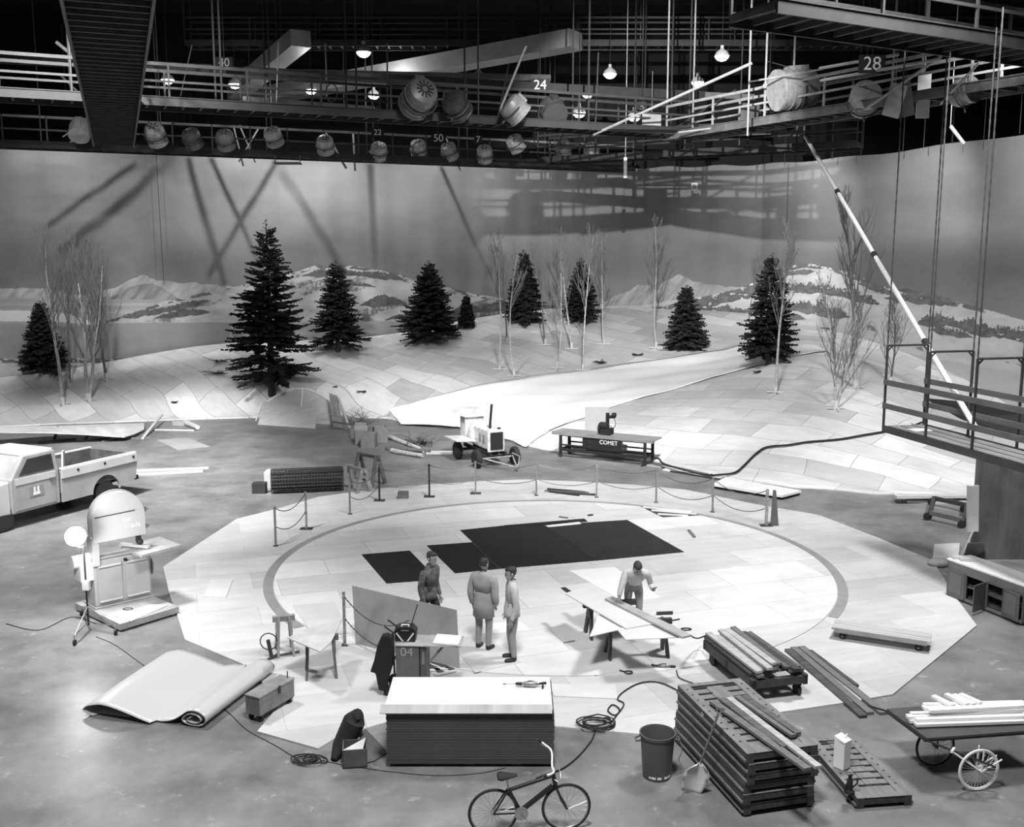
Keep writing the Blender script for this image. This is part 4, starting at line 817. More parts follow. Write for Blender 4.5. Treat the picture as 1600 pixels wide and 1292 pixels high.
# collapsed flats at the far left
t = thing('fallen_flat', 'big pale sagging scenery flat lying propped on posts behind the pickup', 'scenery flat', G(120, 680)); b = MB(); tp = []
xs_ = list(range(-60, 235, 15)); rows_ = []
for x in xs_:
    h1 = .55-.5*max(0, (x-60)/175.); b1 = np.interp(x, [-60, 75, 140, 180, 200, 235], [676, 677, 680, 683, 684, 668]); hb_ = .75-.6*max(0, (x+60)/295.); b0 = np.interp(x, [-60, 75, 235], [668, 667, 662])
    rows_.append((G(x, b0, hb_), G(x, (b0+b1)/2, (h1+hb_)/2+.03*math.sin(x*.2)), G(x, b1, max(h1, .06))))
vs = [q for r3 in rows_ for q in r3]; b.add(vs, [(3*i+j, 3*i+3+j, 3*i+4+j, 3*i+1+j) for i in range(len(rows_)-1) for j in (0, 1)]); o = build('canvas', b, mat('old flat canvas', .55, .7, .15, .8), t, world=True); sd = o.modifiers.new('s', 'SOLIDIFY'); sd.thickness = .04
for x in (-30, 80, 128, 168): q = G(x, 690-(168-x)*.02); b = MB(); b.beam(Vector((q.x, q.y+.3, 0)), Vector((q.x+.1, q.y+.5, .5 if x < 100 else .22)), .08, .08); build('prop_post', b, lumberm, t, world=True)
for (a_, c_) in (((126,690),(175,684)), ((160,690),(195,684)), ((60,692),(118,686)), ((190,686),(236,684))): plank('lumber_scrap', {126: 'lumber scrap before the sagging flat, the longest one', 160: 'lumber scrap pointing at the torn end of the sagging flat', 60: 'lumber scrap close to the far left edge by the sagging flat', 190: 'dark batten under the torn end of the sagging flat'}[a_[0]], G(*a_), G(*c_), .10, .05, lumberm)
plank('lumber_scrap', 'short dark scrap on top of the sagging flat near the frame edge', V(60, 659, 45.6), V(97, 657, 45.9), .2, .06, dark)
# ------------------------------------------------------------------ pickup truck
tw0 = G(160, 786); TY = yaw(G(60, 800), G(200, 748))
tw0 = G(163, 787)-Vector((.906, -.423, 0))*.84
t = thing('pickup_truck', 'pale old pickup truck with an open dented bed, seen from the side', 'pickup truck', (tw0.x, tw0.y, 0), math.pi+R(65))
# local: +x forward, visible side at y=+ (towards the camera after the turn); rear axle at x=0
pw = mat('pickup paint white', .52, .35, .10, 1.2); pg = mat('pickup paint grey', .34, .4, .15, 1.5)
HW = .98
def sidepanel(y, s):
    b = MB(); arch = [(.52*math.cos(a), .40+.50*math.sin(a)) for a in [math.pi*i/12 for i in range(0, 13)]]
    prof = [(-1.18, .58), (-1.25, 1.05), (-1.22, 1.38), (1.62, 1.38), (1.62, .42)]+[(.56, .42)]+arch+[(-.56, .45)]
    b.extr(prof, .06, Matrix.Translation((0, y, 0))); return b
for y in (HW-.03, -HW+.03): build('bed_side', sidepanel(y, 1), pg, t)
b = MB()
for y in (HW+.012, -HW-.012): b.box((.2, y, 1.24), (2.84, .05, .27))
build('upper_side_band', b, pw, t, bevel=.01)
b = MB(); 
for y in (HW-.04, -HW+.04): b.box((.2, y, 1.39), (2.86, .12, .05))
build('bed_rail', b, pw, t, bevel=.012)
b = MB()
for x in (-1.08, .05, 1.05):
    for y in (HW+.042, -HW-.042): b.lathe([(.001, -.004), (.045, -.004), (.045, .004), (.001, .004)], 12, (x, y, 1.27), 'y')
build('stake_holes', b, dark, t)
b = MB(); b.box((.2, 0, .72), (2.8, 1.84, .06)); build('bed_floor', b, mat('bed floor', .10, .6, .4, 3), t)
b = MB(); b.box((.2, HW-.085, 1.05), (2.78, .03, .62)); b.box((.2, -HW+.085, 1.05), (2.78, .03, .62)); b.box((-1.17, 0, 1.05), (.03, 1.74, .62)); b.box((1.55, 0, 1.05), (.03, 1.74, .62)); build('bed_liner', b, mat('bed liner', .07, .6, .5, 4), t)
b = MB(); b.box((-1.22, 0, 1.02), (.05, 1.86, .66)); build('tailgate', b, pg, t, bevel=.01)
b = MB(); b.box((1.6, 0, 1.02), (.05, 1.86, .66)); build('bed_front', b, pg, t)
b = MB(); b.box((-1.36, 0, .56), (.12, 1.7, .14)); build('rear_bumper', b, dark, t, bevel=.01)
b = MB(); b.box((1.0, 0, .52), (4.6, .8, .12)); build('chassis', b, black, t)
b = MB(); cabp = [(1.68, .42), (1.68, 1.42), (1.78, 1.98), (1.95, 2.02), (2.85, 2.0), (3.25, 1.42), (3.3, 1.38), (3.3, .42)]
b.extr(cabp, 1.96, Matrix.Identity(4)); build('cab', b, pg, t, bevel=.05)
b = MB(); b.box((2.32, 0, 2.0), (1.12, 1.74, .07)); build('roof', b, pw, t, bevel=.03)
for s in (-1, 1):
    b = MB(); b.extr([(1.86, 1.46), (1.93, 1.90), (2.72, 1.88), (3.02, 1.46)], .02, Matrix.Translation((0, s*.985, 0))); build('side_window', b, glassd, t)
    b = MB(); b.extr([(1.84, .50), (1.84, 1.40), (3.18, 1.40), (3.18, .50)], .02, Matrix.Translation((0, s*.985, 0))); dr_ = build('door', b, pg, t, bevel=.008)
    b = MB(); b.box((2.5, s*1.0, 1.30), (1.32, .02, .18)); build('door_band', b, pw, dr_); b = MB(); b.box((2.0, s*1.03, 1.22), (.14, .03, .03)); build('door_handle', b, steel, dr_)
    b = MB(); b.box((2.5, s*1.0, .95), (.46, .012, .30)); build('door_emblem', b, mat('emblem grey', .25), dr_); b = MB(); b.box((2.5, s*1.008, .88), (.22, .012, .08)); b.box((2.44, s*1.008, .99), (.05, .012, .16)); b.box((2.56, s*1.008, .99), (.05, .012, .16)); build('door_emblem_mark', b, white, dr_)
b = MB(); b.extr([(3.3, .42), (3.3, 1.36), (4.4, 1.28), (4.55, 1.15), (4.55, .5)], 1.9, Matrix.Identity(4)); build('hood', b, pw, t, bevel=.05)
b = MB(); b.box((1.73, 0, 1.68), (.02, 1.3, .34)); build('rear_window', b, glassd, t)
for x in (0, 3.55):
    for s in (-1, 1):
        b = MB(); b.lathe([(.20, -.10), (.33, -.10), (.365, -.07), (.365, .07), (.33, .10), (.20, .10)], 28, (x, s*.84, .365), 'y'); wl = build('wheel', b, rubber, t, smooth=True)
        b = MB(); b.lathe([(.001, -.05), (.06, -.07), (.08, -.02), (.2, -.06), (.2, .06), (.08, .02), (.06, .07), (.001, .05)], 24, (x, s*.84, .365), 'y'); build('hub_cap', b, mid, wl, smooth=True)
for k, (x, y, l_, h, rz_, m_, lb) in enumerate(((1.35, -.1, .06, .75, 4, lumberd, 'ribbed wooden side board standing in the pickup bed'),)):
    pass
def in_truck(x, y, z): return t.matrix_world @ Vector((x, y, z))
bpy.context.view_layer.update()
b = MB(); b.beam(in_truck(1.45, -.55, 1.1), in_truck(.55, -.1, 1.1), .04, .66); tag(build('ribbed_panel', b, lumberm), 'ribbed panel standing in the open pickup bed', 'panel')
b = MB(); b.beam(in_truck(.62, -.1, .8), in_truck(.60, -.06, 1.66), .12, .06, (1, 0, 0)); tag(build('timber_post', b, plyp), 'short pale post sticking up in the pickup bed', 'post')
# ------------------------------------------------------------------ vinyl sheet
F0 = G(300, 1136); F1 = G(410, 1052); ax = (F1-F0).normalized(); sx = Vector((ax.y, -ax.x, 0)); LV = (G(412, 1052)-G(302, 1136)).length
wS = abs((G(138, 1112)-F0).dot(sx)); SG = 1 if (G(138, 1112)-F0).dot(sx) > 0 else -1
prof = [(.62,.012),(.85,.012),(.97,.02),(1.03,.07),(1.05,.10),(1.02,.16),(.96,.20),(.86,.235),(.74,.21),(.6,.15),(.45,.075),(.35,.035),(.27,.04),(.18,.09),(.11,.17),(.06,.24),(.0,.28),(-.07,.27),(-.13,.2),(-.13,.11),(-.09,.04),(-.01,.025),(.07,.05),(.1,.11),(.06,.19),(0,.225),(-.06,.2),(-.09,.13),(-.05,.07),(.02,.07),(.05,.12),(.01,.17)]
sp = smoothpath([Vector((a, c, 0)) for a, c in prof], 4); nv = 22; b = MB(); vs = []
for i, q in enumerate(sp):
    f = i/len(sp)
    for j in range(nv):
        v_ = j/(nv-1); lift = 1+.10*math.sin(v_*3.1)*(1 if f < .4 else .3); shear = (.08-.55*f*.0)*0
        p = F0+sx*SG*(q.x*wS/1.05+(.10*v_ if f < .35 else 0))+ax*(v_*LV*(1.0 if f > .4 else 1.0+.08)-(0.12 if .05 < f < .35 else 0)); vs.append((p.x, p.y, max(.008, q.y*lift)))
b.add(vs, [(i*nv+j, (i+1)*nv+j, (i+1)*nv+j+1, i*nv+j+1) for i in range(len(sp)-1) for j in range(nv-1)])
o = tag(build('vinyl_sheet', b, mat('vinyl flooring', .50, .28, .03, .5), smooth=2), 'large loose sheet of pale vinyl half rolled up on the bare floor', 'vinyl sheet'); sd = o.modifiers.new('s', 'SOLIDIFY'); sd.thickness = .012
# ------------------------------------------------------------------ tool chest
a = G(384, 1127); c = G(407, 1131); e_ = G(460, 1099); rz = yaw(c, e_); L_ = (e_-c).length*1.02
t = thing('tool_chest', 'long grey wooden chest on casters beside the vinyl sheet', 'tool chest', c, rz); cm = mat('chest grey', .17, .55, .3, 5, bump=.1)
bb = MB(); bb.box((L_/2, .15, .27), (L_, .29, .30)); build('body', bb, cm, t, bevel=.006); bb = MB(); bb.box((L_/2, .15, .435), (L_+.02, .31, .03)); ld = build('lid', bb, mat('chest lid', .24, .5, .3, 4), t, bevel=.005)
bb = MB(); bb.box((L_*.55, -.012, .40), (.05, .015, .12)); build('hasp', bb, dark, t); bb = MB(); bb.tube([(L_-.05, .1, .45), (L_-.05, .1, .56)], .01, 6); build('pin', bb, dark, t)
for x in (.08, L_-.08):
    for y in (.05, .25): caster(t, x, y, .05, .12)
cable('short dark lead lying behind the tool chest', [G(460, 1089), G(470, 1091), G(480, 1080), G(494, 1077), G(500, 1083), G(488, 1090), G(479, 1090)], .012)
# ------------------------------------------------------------------ small box with black sack
p = G(555, 1192); t = thing('open_box', 'small open wooden box with a light rim before the wallboard stack', 'box', p, R(8))
bb = MB(); 
for q, d in (((0, -.16, .15), (.34, .02, .28)), ((0, .16, .15), (.34, .02, .28)), ((-.17, 0, .15), (.02, .34, .28)), ((.17, 0, .15), (.02, .34, .28)), ((0, 0, .02), (.34, .34, .02))): bb.box(q, d)
build('sides', bb, mat('box brown', .09, .6, .3, 4), t); bb = MB(); bb.slab([(-.17, -.17, .30), (.12, -.17, .30), (.16, .10, .34)], .01); build('lid_flap', bb, plyp, t)
bb = MB(); pp = G(548, 1180); bb.tube([pp+Vector((-.22, -.2, .03)), pp+Vector((-.16, -.02, .14)), pp+Vector((-.02, .1, .34)), pp+Vector((.05, .12, .50)), pp+Vector((.10, .10, .58)), pp+Vector((.12, .05, .54))], [.05, .12, .17, .17, .11, .02], 10)
tag(build('black_sack', bb, mat('black cloth', .012, .8, .2, 8, bump=.4), smooth=True), 'limp black cloth sack slumped over the small open box', 'sack')
bb = MB(); q0 = G(572, 1150); bb.add([q0+Vector((0, 0, .12)), G(606, 1176)+Vector((0, 0, .02)), G(586, 1190)+Vector((0, 0, .02)), G(566, 1196)+Vector((0, 0, .03)), G(562, 1170)+Vector((0, 0, .28))], [(0, 1, 2, 3, 4)])
o = tag(build('canvas_flap', bb, mat('canvas dark', .12)), 'dark canvas flap spread beside the small open box', 'cloth'); sd = o.modifiers.new('s', 'SOLIDIFY'); sd.thickness = .01
# ------------------------------------------------------------------ small table on sawhorses
z = .75; hm = mat('sawhorse wood', .11, .6, .4, 5); hmp = mat('sawhorse pale', .25, .6, .3, 5)
sawhorse('sawhorse under the right end of the small pale-topped table', G(478, 1056), G(526, 1052), z-.01, hm, .25)
sawhorse('sawhorse under the far left end of the small pale-topped table', G(432, 1022), G(458, 1019), z-.01, hmp, .25)
flat('table_board', [(449,996),(500,1018),(517,1003),(535,967),(480,981)], mat('table ply', .52, .6, .2, 2), 'irregular pale board laid over the two small sawhorses', 'board', z, .02)
bb = MB(); q0 = G(425, 1032); bb.tube([q0+Vector((0, 0, .05)), q0+Vector((-.06, 0, .40))], .035, 10); bb.tube([q0+Vector((-.06, 0, .40))+Vector((.16*math.cos(a), .05, .16*math.sin(a)-.05)) for a in [i*.5 for i in range(13)]], .012, 5); bb.tube([q0+Vector((.0, .1, .03)), q0+Vector((.45, .3, .05))], .03, 6); bb.tube([q0+Vector((-.12, -.12, .02)), q0+Vector((.1, .1, .08))], .03, 6)
tag(build('stand_clamp', bb, mid, smooth=True), 'metal pipe clamp with looped wire beside the pale sawhorse', 'clamp')
# ------------------------------------------------------------------ big leaning board
bl = G(556, 1010); br_ = G(718, 1049); tl = V(550, 915, bl.y+.30); tr = V(713, 953, br_.y+.30)
b = MB(); b.slab([bl, br_, tr, tl], .02); tag(build('leaning_board', b, mat('pinned board', .30, .55, .18, 1.5)), 'large grey board leaning upright behind the numbered cart', 'board')
for k, (x, y) in enumerate(((.28, .18), )): pass
b = MB(); m_ = (tl+tr)/2; b.beam(m_+Vector((0, .06, -.04)), Vector((m_.x, m_.y+.75, 0)), .06, .04); b.beam(tl.lerp(tr, .15)+Vector((0, .06, -.04)), Vector((tl.x+.4, tl.y+.7, 0)), .06, .04); tag(build('prop_struts', b, lumberm), 'pair of timber struts holding up the big leaning board', 'strut')
for k, (q0, q1) in enumerate((((660,1031),(708,1047)), ((662,1036),(692,1052)), ((664,1050),(700,1045)), ((680,1056),(712,1049)))): plank('lumber_scrap', ('dark scrap lying at the foot of the leaning board, farthest', 'short dark scrap crossing under the others by the leaning board', 'pale scrap lying flat beside the numbered cart', 'pale scrap nearest the corner of the leaning board')[k], G(*q0, PT), G(*q1, PT), .09, .025, (lumberd, lumberd, plyp, plyp)[k])
# ------------------------------------------------------------------ numbered cart
p = G(616, 1090); t = thing('numbered_cart', 'grey upright cart marked 04 behind the wallboard stack', 'cart', p, R(-3)); gm = mat('cart grey', .12, .5, .2, 4); zt = .92
bb = MB(); bb.box((.23, .25, .50), (.40, .44, .80)); build('body', bb, gm, t, bevel=.008); bb = MB(); bb.box((.50, .25, .50), (.11, .42, .80)); sd_ = build('side_rail', bb, mat('cart rail', .09, .5, .3, 4), t, bevel=.006)
bb = MB(); bb.box((.50, .03, .70), (.04, .01, .22)); build('slot_plate', bb, lightp, sd_); text('numerals', '04', .22, mat('stencil', .35), t, (.22, .025, .80), (R(90), 0, 0))
bb = MB(); bb.box((.58, .26, zt), (1.12, .50, .022)); build('top_board', bb, mat('cart board', .36, .6, .25, 3), t, bevel=.003)
bb = MB(); bb.tube([(.0, .1, .12), (-.02, .1, 1.12), (-.16, .1, 1.22)], .018, 8); bb.tube([(.0, .42, .12), (-.02, .42, 1.12), (-.16, .42, 1.22)], .018, 8); bb.tube([(-.02, .1, .6), (-.02, .42, .6)], .014, 6); build('frame', bb, dark, t, smooth=True)
bb = MB(); bb.box((-.02, .26, 1.02), (.06, .3, .10)); build('handle_pad', bb, lumberm, t)
for y in (.02, .48): bb = MB(); bb.lathe([(.06, -.025), (.11, -.02), (.11, .02), (.06, .025)], 18, (-.07, y, .11), 'y'); w_ = build('wheel', bb, rubber, t, smooth=True); bb = MB(); bb.lathe([(.001, -.02), (.06, -.02), (.06, .02), (.001, .02)], 14, (-.07, y, .11), 'y'); build('hub', bb, mid, w_)
bb = MB(); bb.tube([(.60, .1, .62), (.85, .1, .91)], .022, 6); build('brace', bb, lightp, t)
for k, x in enumerate((.0,)):
    p0 = p+Vector((-.07, .05, 0)); vs = []; b = MB()
    pr = [(-.02, 1.08, .10), (-.10, 1.02, .12), (-.17, .85, .12), (-.22, .60, .13), (-.27, .42, .12)]
    n_ = 10
    for (x_, z_, d_) in pr+[(-.08, .40, .11)]: pass
    outl = [(-.02, 1.12), (-.12, 1.10), (-.20, .92), (-.26, .66), (-.33, .46), (-.24, .44), (-.20, .20), (-.19, .13), (-.06, .12), (-.01, .35), (.05, .55), (.06, .9), (.05, 1.08)]
    b.extr(outl, .16, Matrix.Translation(p0+Vector((0, .0, 0)))); o = build('coat', b, mat('coat cloth', .008, .85, .3, 8, bump=.3), bevel=.03); tag(o, 'black coat hanging from the handle of the numbered cart', 'coat')
# vee-marked case
t = thing('carry_case', 'black carry case with white V stripes on the numbered cart', 'case', p+Vector((.19, .26, zt+.012)), R(-3)); ck = mat('case black', .015, .35)
bb = MB(); bb.extr([(-.17, 0), (.17, 0), (.19, .18), (.12, .26), (-.12, .26), (-.19, .18)], .22, Matrix.Translation((0, 0, 0))); build('body', bb, ck, t, bevel=.012)
for s in (-1, 1): bb = MB(); bb.add([(s*.05, -.115, .01), (s*.03, -.115, .02), (s*.14, -.115, .17), (s*.155, -.115, .15)], [(0, 1, 2, 3), ]); o = build('stripe', bb, white, t); q = o.modifiers.new('s', 'SOLIDIFY'); q.thickness = .004
bb = MB(); bb.tube([(-.06, -.06, .30), (-.06, -.10, .20), (.06, -.10, .20), (.06, -.06, .30)], .012, 6); bb.tube([(-.06, -.02, .27), (.06, -.02, .27)], .012, 6); build('handle', bb, white, t, smooth=True)
bb = MB(); bb.tube([(.09, 0, .25), (.20, .02, .62)], .01, 6); build('antenna', bb, ck, t)
b = MB(); b.slab([G(x, y, zt+.05) for x, y in ((676, 1004), (716, 1007), (722, 993), (683, 990))], .03); tag(build('drawing_pad', b, white), 'thick white pad lying on the numbered cart', 'pad')
# ------------------------------------------------------------------ big work table
z = .76
sawhorse('dark sawhorse under the near end of the big work table', G(948, 1028), G(1040, 1024), z-.03, lumberd, .22, over=.2)
sawhorse('dark sawhorse under the far end of the big work table', G(918, 997), G(985, 992), z-.03, lumberd, .22, over=.2)
bd = mat('wallboard pale', .66, .6, .06, 1)
flat('work_board', [(921,994),(975,981.5),(990,960),(937,958)], mat('wallboard white', .78, .6, .04, 1), 'bright triangular board sticking out low on the near side of the work table', 'board', z-.02, .015, 'boards laid out on the work table')
flat('work_board', [(965,984),(977.6,999),(1073,995),(1040,976),(990,968)], bd, 'pale board under the long plank at the near end of the work table', 'board', z, .015, 'boards laid out on the work table')
flat('work_board', [(883,927),(978.5,981.5),(1021,974),(912,917)], bd, 'longest pale board sloping across the work table', 'board', z+.02, .02, 'boards laid out on the work table')
flat('work_board', [(945,934.5),(1066,995),(1081,991.5),(957,931.5)], mat('plank edge dark', .40, .6, .2, 2), 'long narrow plank that the bending man holds', 'board', z+.045, .035, 'boards laid out on the work table')
flat('board_offcut', [(876,918),(889,928),(898,927),(883,917)], mid, 'small dark offcut at the far tip of the longest work board', 'offcut', z+.02, .012)
flat('paper_sheet', [(889,891),(960,885.5),(1032,933),(975,940)], mat('white sheet', .85, .6, .03, 1), 'large white sheet on the turntable behind the bending man', 'sheet', TZ, .008)
flat('paper_sheet', [(1143,886),(1159,884.5),(1165,891.5),(1150,893)], mat('white sheet', .85, .6, .03, 1), 'small white square of paper lying alone on the turntable', 'sheet', TZ, .006)
flat('deck_sheet', [(457,945),(522,941),(548,988),(492,995)], mat('sheet ply', .60, .6, .1, 1), 'pale sheet over the turntable edge behind the small sawhorse table', 'sheet', TZ, .02)
flat('deck_sheet', [(700,1000),(752,990),(815,1034),(742,1050)], mat('sheet ply', .60, .6, .1, 1), 'pale sheet on the deck in front of the two standing men', 'sheet', TZ, .015)
flat('paper_sheet', [(753,975),(812,969),(828,984),(752,990)], mat('white sheet', .85, .6, .03, 1), 'white sheet on the turntable at the feet of the two standing men', 'sheet', TZ, .006)
for q0, q1, r_, lb in (((1026,958),(1051,957), .035, 'dark hooked pipe lying on the turntable past the work table'), ((1042,971),(1062,967), .015, 'thin dark rod lying on the turntable past the work table'), ((881,1004),(898,1001), .012, 'thin stick lying on the turntable left of the work table')):
    b = MB(); b.tube([G(*q0, TZ+r_), G(*q1, TZ+r_)], r_, 8); tag(build('metal_rod', b, dark if r_ > .012 else lumberm, smooth=True), lb, 'rod')
c_ = G(982, 1050, TZ+.015); b = MB(); b.tube([c_+Vector((.07*math.cos(a), .05*math.sin(a), 0)) for a in [i*.4 for i in range(16)]], .012, 5, closed=True); b.tube([c_+Vector((-.07, .02, 0)), c_+Vector((-.15, .08, 0))], .014, 5); tag(build('cable_ring', b, dark, smooth=True), 'small dark ring tool on the deck before the work table', 'ring')
drill('power grinder with a cast body lying on the deck by the lumber dolly', G(1037, 1044, PT), R(172), .72)
b = MB(); b.tube(smoothpath([G(1078, 992, .8), G(1084, 996, .5), G(1092, 997, .3), G(1105, 992, .35), G(1112, 990, .45)], 5), .014, 6); tag(build('cable', b, black, smooth=True), 'cable from the work table end to the lumber dolly', 'cable')
c_ = G(1072, 983, z+.02); b = MB(); b.tube([c_+Vector((.09*math.cos(a), .05*math.sin(a), 0)) for a in [i*.4 for i in range(16)]], .014, 5, closed=True); tag(build('cable_loop', b, black, smooth=True), 'small cable loop at the near tip of the narrow plank', 'wire')
cable('lead of the power grinder running to the frame stack', [G(1057, 1047, PT+.02), G(1060, 1057, PT+.02), G(1068, 1062, PT+.02), G(1085, 1068, PT+.02)], .010)
cl = coil('coil of dark extension cable on the edge of the deck', G(932, 1133, PT), .24, 6, .012, 5)
cable('extension cable looping from the coil round to the frame stack', [G(955, 1128, .05), G(963, 1118, .05), G(968, 1108, .05), G(957, 1101, .05), G(950, 1110, .05), G(962, 1117, .05), G(975, 1100, .05), G(965, 1092, .05), G(975, 1080, .05), G(1000, 1067, .05), G(1030, 1066, .05), G(1062, 1080, .05)], .012)
cable('extension cable running from the coil down past the wallboard stack', [G(930, 1140, .02), G(925, 1155, .02), G(905, 1180, .02), G(880, 1200, .02), G(850, 1211, .02), G(838, 1216, .02)], .012)
flat('plywood_sheet', [(858,1068),(962,1070),(964,1091),(866,1087)], mat('plywood lite', .62, .6, .1, 1), 'pale sheet on the deck behind the wallboard stack', 'plywood sheet', PT)
flat('plywood_sheet', [(1030,1150),(1062,1120),(1075,1132),(1050,1152)], mat('plywood lite', .62, .6, .1, 1), 'pale scrap sheet tucked under the frame stack by the waste bin', 'plywood sheet', PT, .02)
# ------------------------------------------------------------------ lumber dolly
z = .44; q1, q2, q3 = G(1099, 999, z), G(1176, 1063, z), G(1258, 1050, z); rz = yaw(q1, q2); L_ = (q2-q1).length; Wd = (q3-q2).length
t = thing('lumber_dolly', 'heavy dark timber dolly loaded with old boards', 'dolly', (q1.x, q1.y, 0), rz); dm = mat('dolly timber', .045, .6, .4, 4, stretch=(1, 4, 4), bump=.15)
for y in (.04, Wd-.04): bb = MB(); bb.box((L_/2, y, z-.09), (L_, .08, .17)); build('side_beam', bb, dm, t)
for x in (.05, L_*.5, L_-.05): bb = MB(); bb.box((x, Wd/2, z-.09), (.1, Wd, .13)); build('cross_beam', bb, dm, t)
for x in (.22, L_-.16):
    for y in (.10, Wd-.10):
        bb = MB(); bb.lathe([(.02, -.035), (.105, -.03), (.115, 0), (.105, .03), (.02, .035)], 18, (x, y, .115), 'y'); bb.use(dark); wh_ = build('wheel', bb, rubber, t, smooth=True); bb = MB(); bb.box((x, y, .24), (.10, .11, .08)); build('wheel_fork', bb, dark, t)
rnd = random.Random(4); tt = t; ux = (q2-q1).normalized(); uy = Vector((-ux.y, ux.x, 0)); dirs = rnd
lay = [(.06, 0), (.17, 0), (.29, 0), (.40, 0), (.52, 0), (.64, 0), (.76, 0), (.88, 0), (.12, 1), (.25, 1), (.38, 1), (.50, 1), (.63, 1), (.75, 1), (.30, 2), (.44, 2), (.56, 2), (.84, 1)]
tones = [lumberd, lumberm, mat('lumber old', .10, .6, .4, 4, stretch=(.3, 4, 4)), lumberd, lumber]
for k, (y, l) in enumerate(lay):
    yy = y*Wd; x0 = .02+rnd.uniform(-.05, .12); x1 = L_-.02+rnd.uniform(-.14, .06); s = rnd.uniform(-.10, .10)
    a_ = q1+ux*x0+uy*(yy+s*.4); c2 = q1+ux*x1+uy*(yy-s*.4); hh = .03+.062*l
    bb = MB(); bb.beam(a_+Vector((0, 0, hh+.01)), c2+Vector((0, 0, hh+.01+rnd.uniform(0, .02))), rnd.uniform(.09, .14), .045, (rnd.uniform(-.15, .15), 0, 1))
    tag(build('old_board', bb, tones[k % 5 if k not in (8, 15) else 4]), 'weathered board heaped with others on the heavy timber dolly', 'board', 'old boards on the timber dolly')
# ------------------------------------------------------------------ stack of platform frames
fm = mat('frame timber', .05, .55, .45, 4, stretch=(1, 3, 3), bump=.15); ftop = mat('frame top grey', .19, .6, .25, 4, stretch=(.5, 3, 1)); sl = mat('slot black', .01, .7)
z = .90; c1, c2, c3, c4 = G(1059, 1072, z), G(1169, 1180, z), G(1280, 1166, z), G(1151, 1062, z)
rz = yaw(c1, c2); FL = (c2-c1).length; FW = abs((c3-c2).dot(Vector((-math.sin(rz), math.cos(rz), 0)))); print('frame', FL, FW)
def frame_parts(t, h=.145):
    bb = MB()
    for y in (.05, FW-.05): bb.box((FL/2, y, h/2), (FL, .10, h))
    for x in (.05, FL-.05): bb.box((x, FW/2, h*.62), (.098, FW-.2, h*.5))
    build('rim', bb, fm, t)
    bb = MB(); bb.box((FL/2, FW/2, h-.02), (FL-.16, FW-.16, .03)); build('deck', bb, ftop, t)
    bb = MB()
    for y in (.08, FW-.08): bb.box((FL/2, y, h+.003), (FL, .16, .008))
    for x in (.06, FL-.06): bb.box((x, FW/2, h+.002), (.12, FW-.32, .008))
    bb.box((FL*.45, FW*.5, h+.001), (FL*.75, FW*.28, .012)); build('top_strip', bb, ftop, t)
    bb = MB(); n = int(FL/.21)
    for i in range(n):
        x = .2+(FL-.35)*i/n
        for y in (.28, FW-.28): bb.box((x, y, h+.002), (.035, .24, .012))
        for y in (.07, FW-.07): bb.lathe([(.001, h+.009), (.018, h+.009), (.018, h)], 8, (x, y, 0))
    bb.box((.13, FW*.5, h+.003), (.035, FW-.34, .014)); build('slots', bb, sl, t)
    for y in (-.012, FW+.012): bb = MB(); bb.box((FL*.5, y, h*.30), (FL*.99, .03, .03)); build('side_batten', bb, mat('batten grey', .16, .6, .3, 4), t)
t = None; rnd = random.Random(8)
for k in range(6):
    lb = 'slotted timber platform frame, '+('topmost of the big stack', 'second from the top of the big stack', 'third from the top of the big stack', 'fourth from the top of the big stack', 'fifth from the top of the big stack', 'lowest of the big stack')[5-k]
    loc = c1-Vector((0, 0, c1.z))+Vector((rnd.uniform(-.03, .03), rnd.uniform(-.03, .03), .03+.148*k)) if k < 5 else Vector((c1.x, c1.y, .03+.148*5))
    if t is None: t = thing('platform_frame', lb, 'platform frame', loc, rz, 'slotted platform frames'); frame_parts(t); f0 = t
    else: q = dup(f0, loc, rz+rnd.uniform(-.008, .008), lb)
bb = MB()
for x in (.3, FL-.3): bb.box((x, FW/2, .015), (.1, FW, .03))
o = build('floor_bearer', bb, lumberd, origin=(0, 0, 0)); o.location = (c1.x, c1.y, 0); o.rotation_euler = (0, 0, rz); tag(o, 'pair of bearers under the big stack of slotted frames', 'bearer')
text('stencil_mark', '31', .09, mat('stencil light', .6), q, (.95, -.032, .09), (R(90), 0, 0))
FT = .03+.148*5+.145+.012; lift = Vector((0, 0, FT))
def on_stack(px, py, zz): g = G(px, py, zz); return g
for k, (a_, c_, w_, m_, dz, lb) in enumerate((((1113,1098),(1262,1204), .11, lumberm, 0, 'dark old plank on the frame stack closest to the shovel'), ((1139,1093),(1279,1201), .10, lumber, 0, 'palest plank on the frame stack, overhanging its near end'), ((1152,1091),(1240,1152), .09, lumberm, 0, 'grey plank on the frame stack beside the palest one'), ((1162,1090),(1246,1149), .12, mat('lumber old', .10), 0, 'wide grey plank nearest the drilled edge of the frame stack'), ((1127,1094),(1225,1170), .10, mat('lumber old', .10), 0, 'worn plank wedged between the dark and the palest planks'))):
    plank('old_plank', lb, on_stack(*a_, FT+.02), on_stack(*c_, FT+.02), w_, .04, m_, 'planks on top of the frame stack')
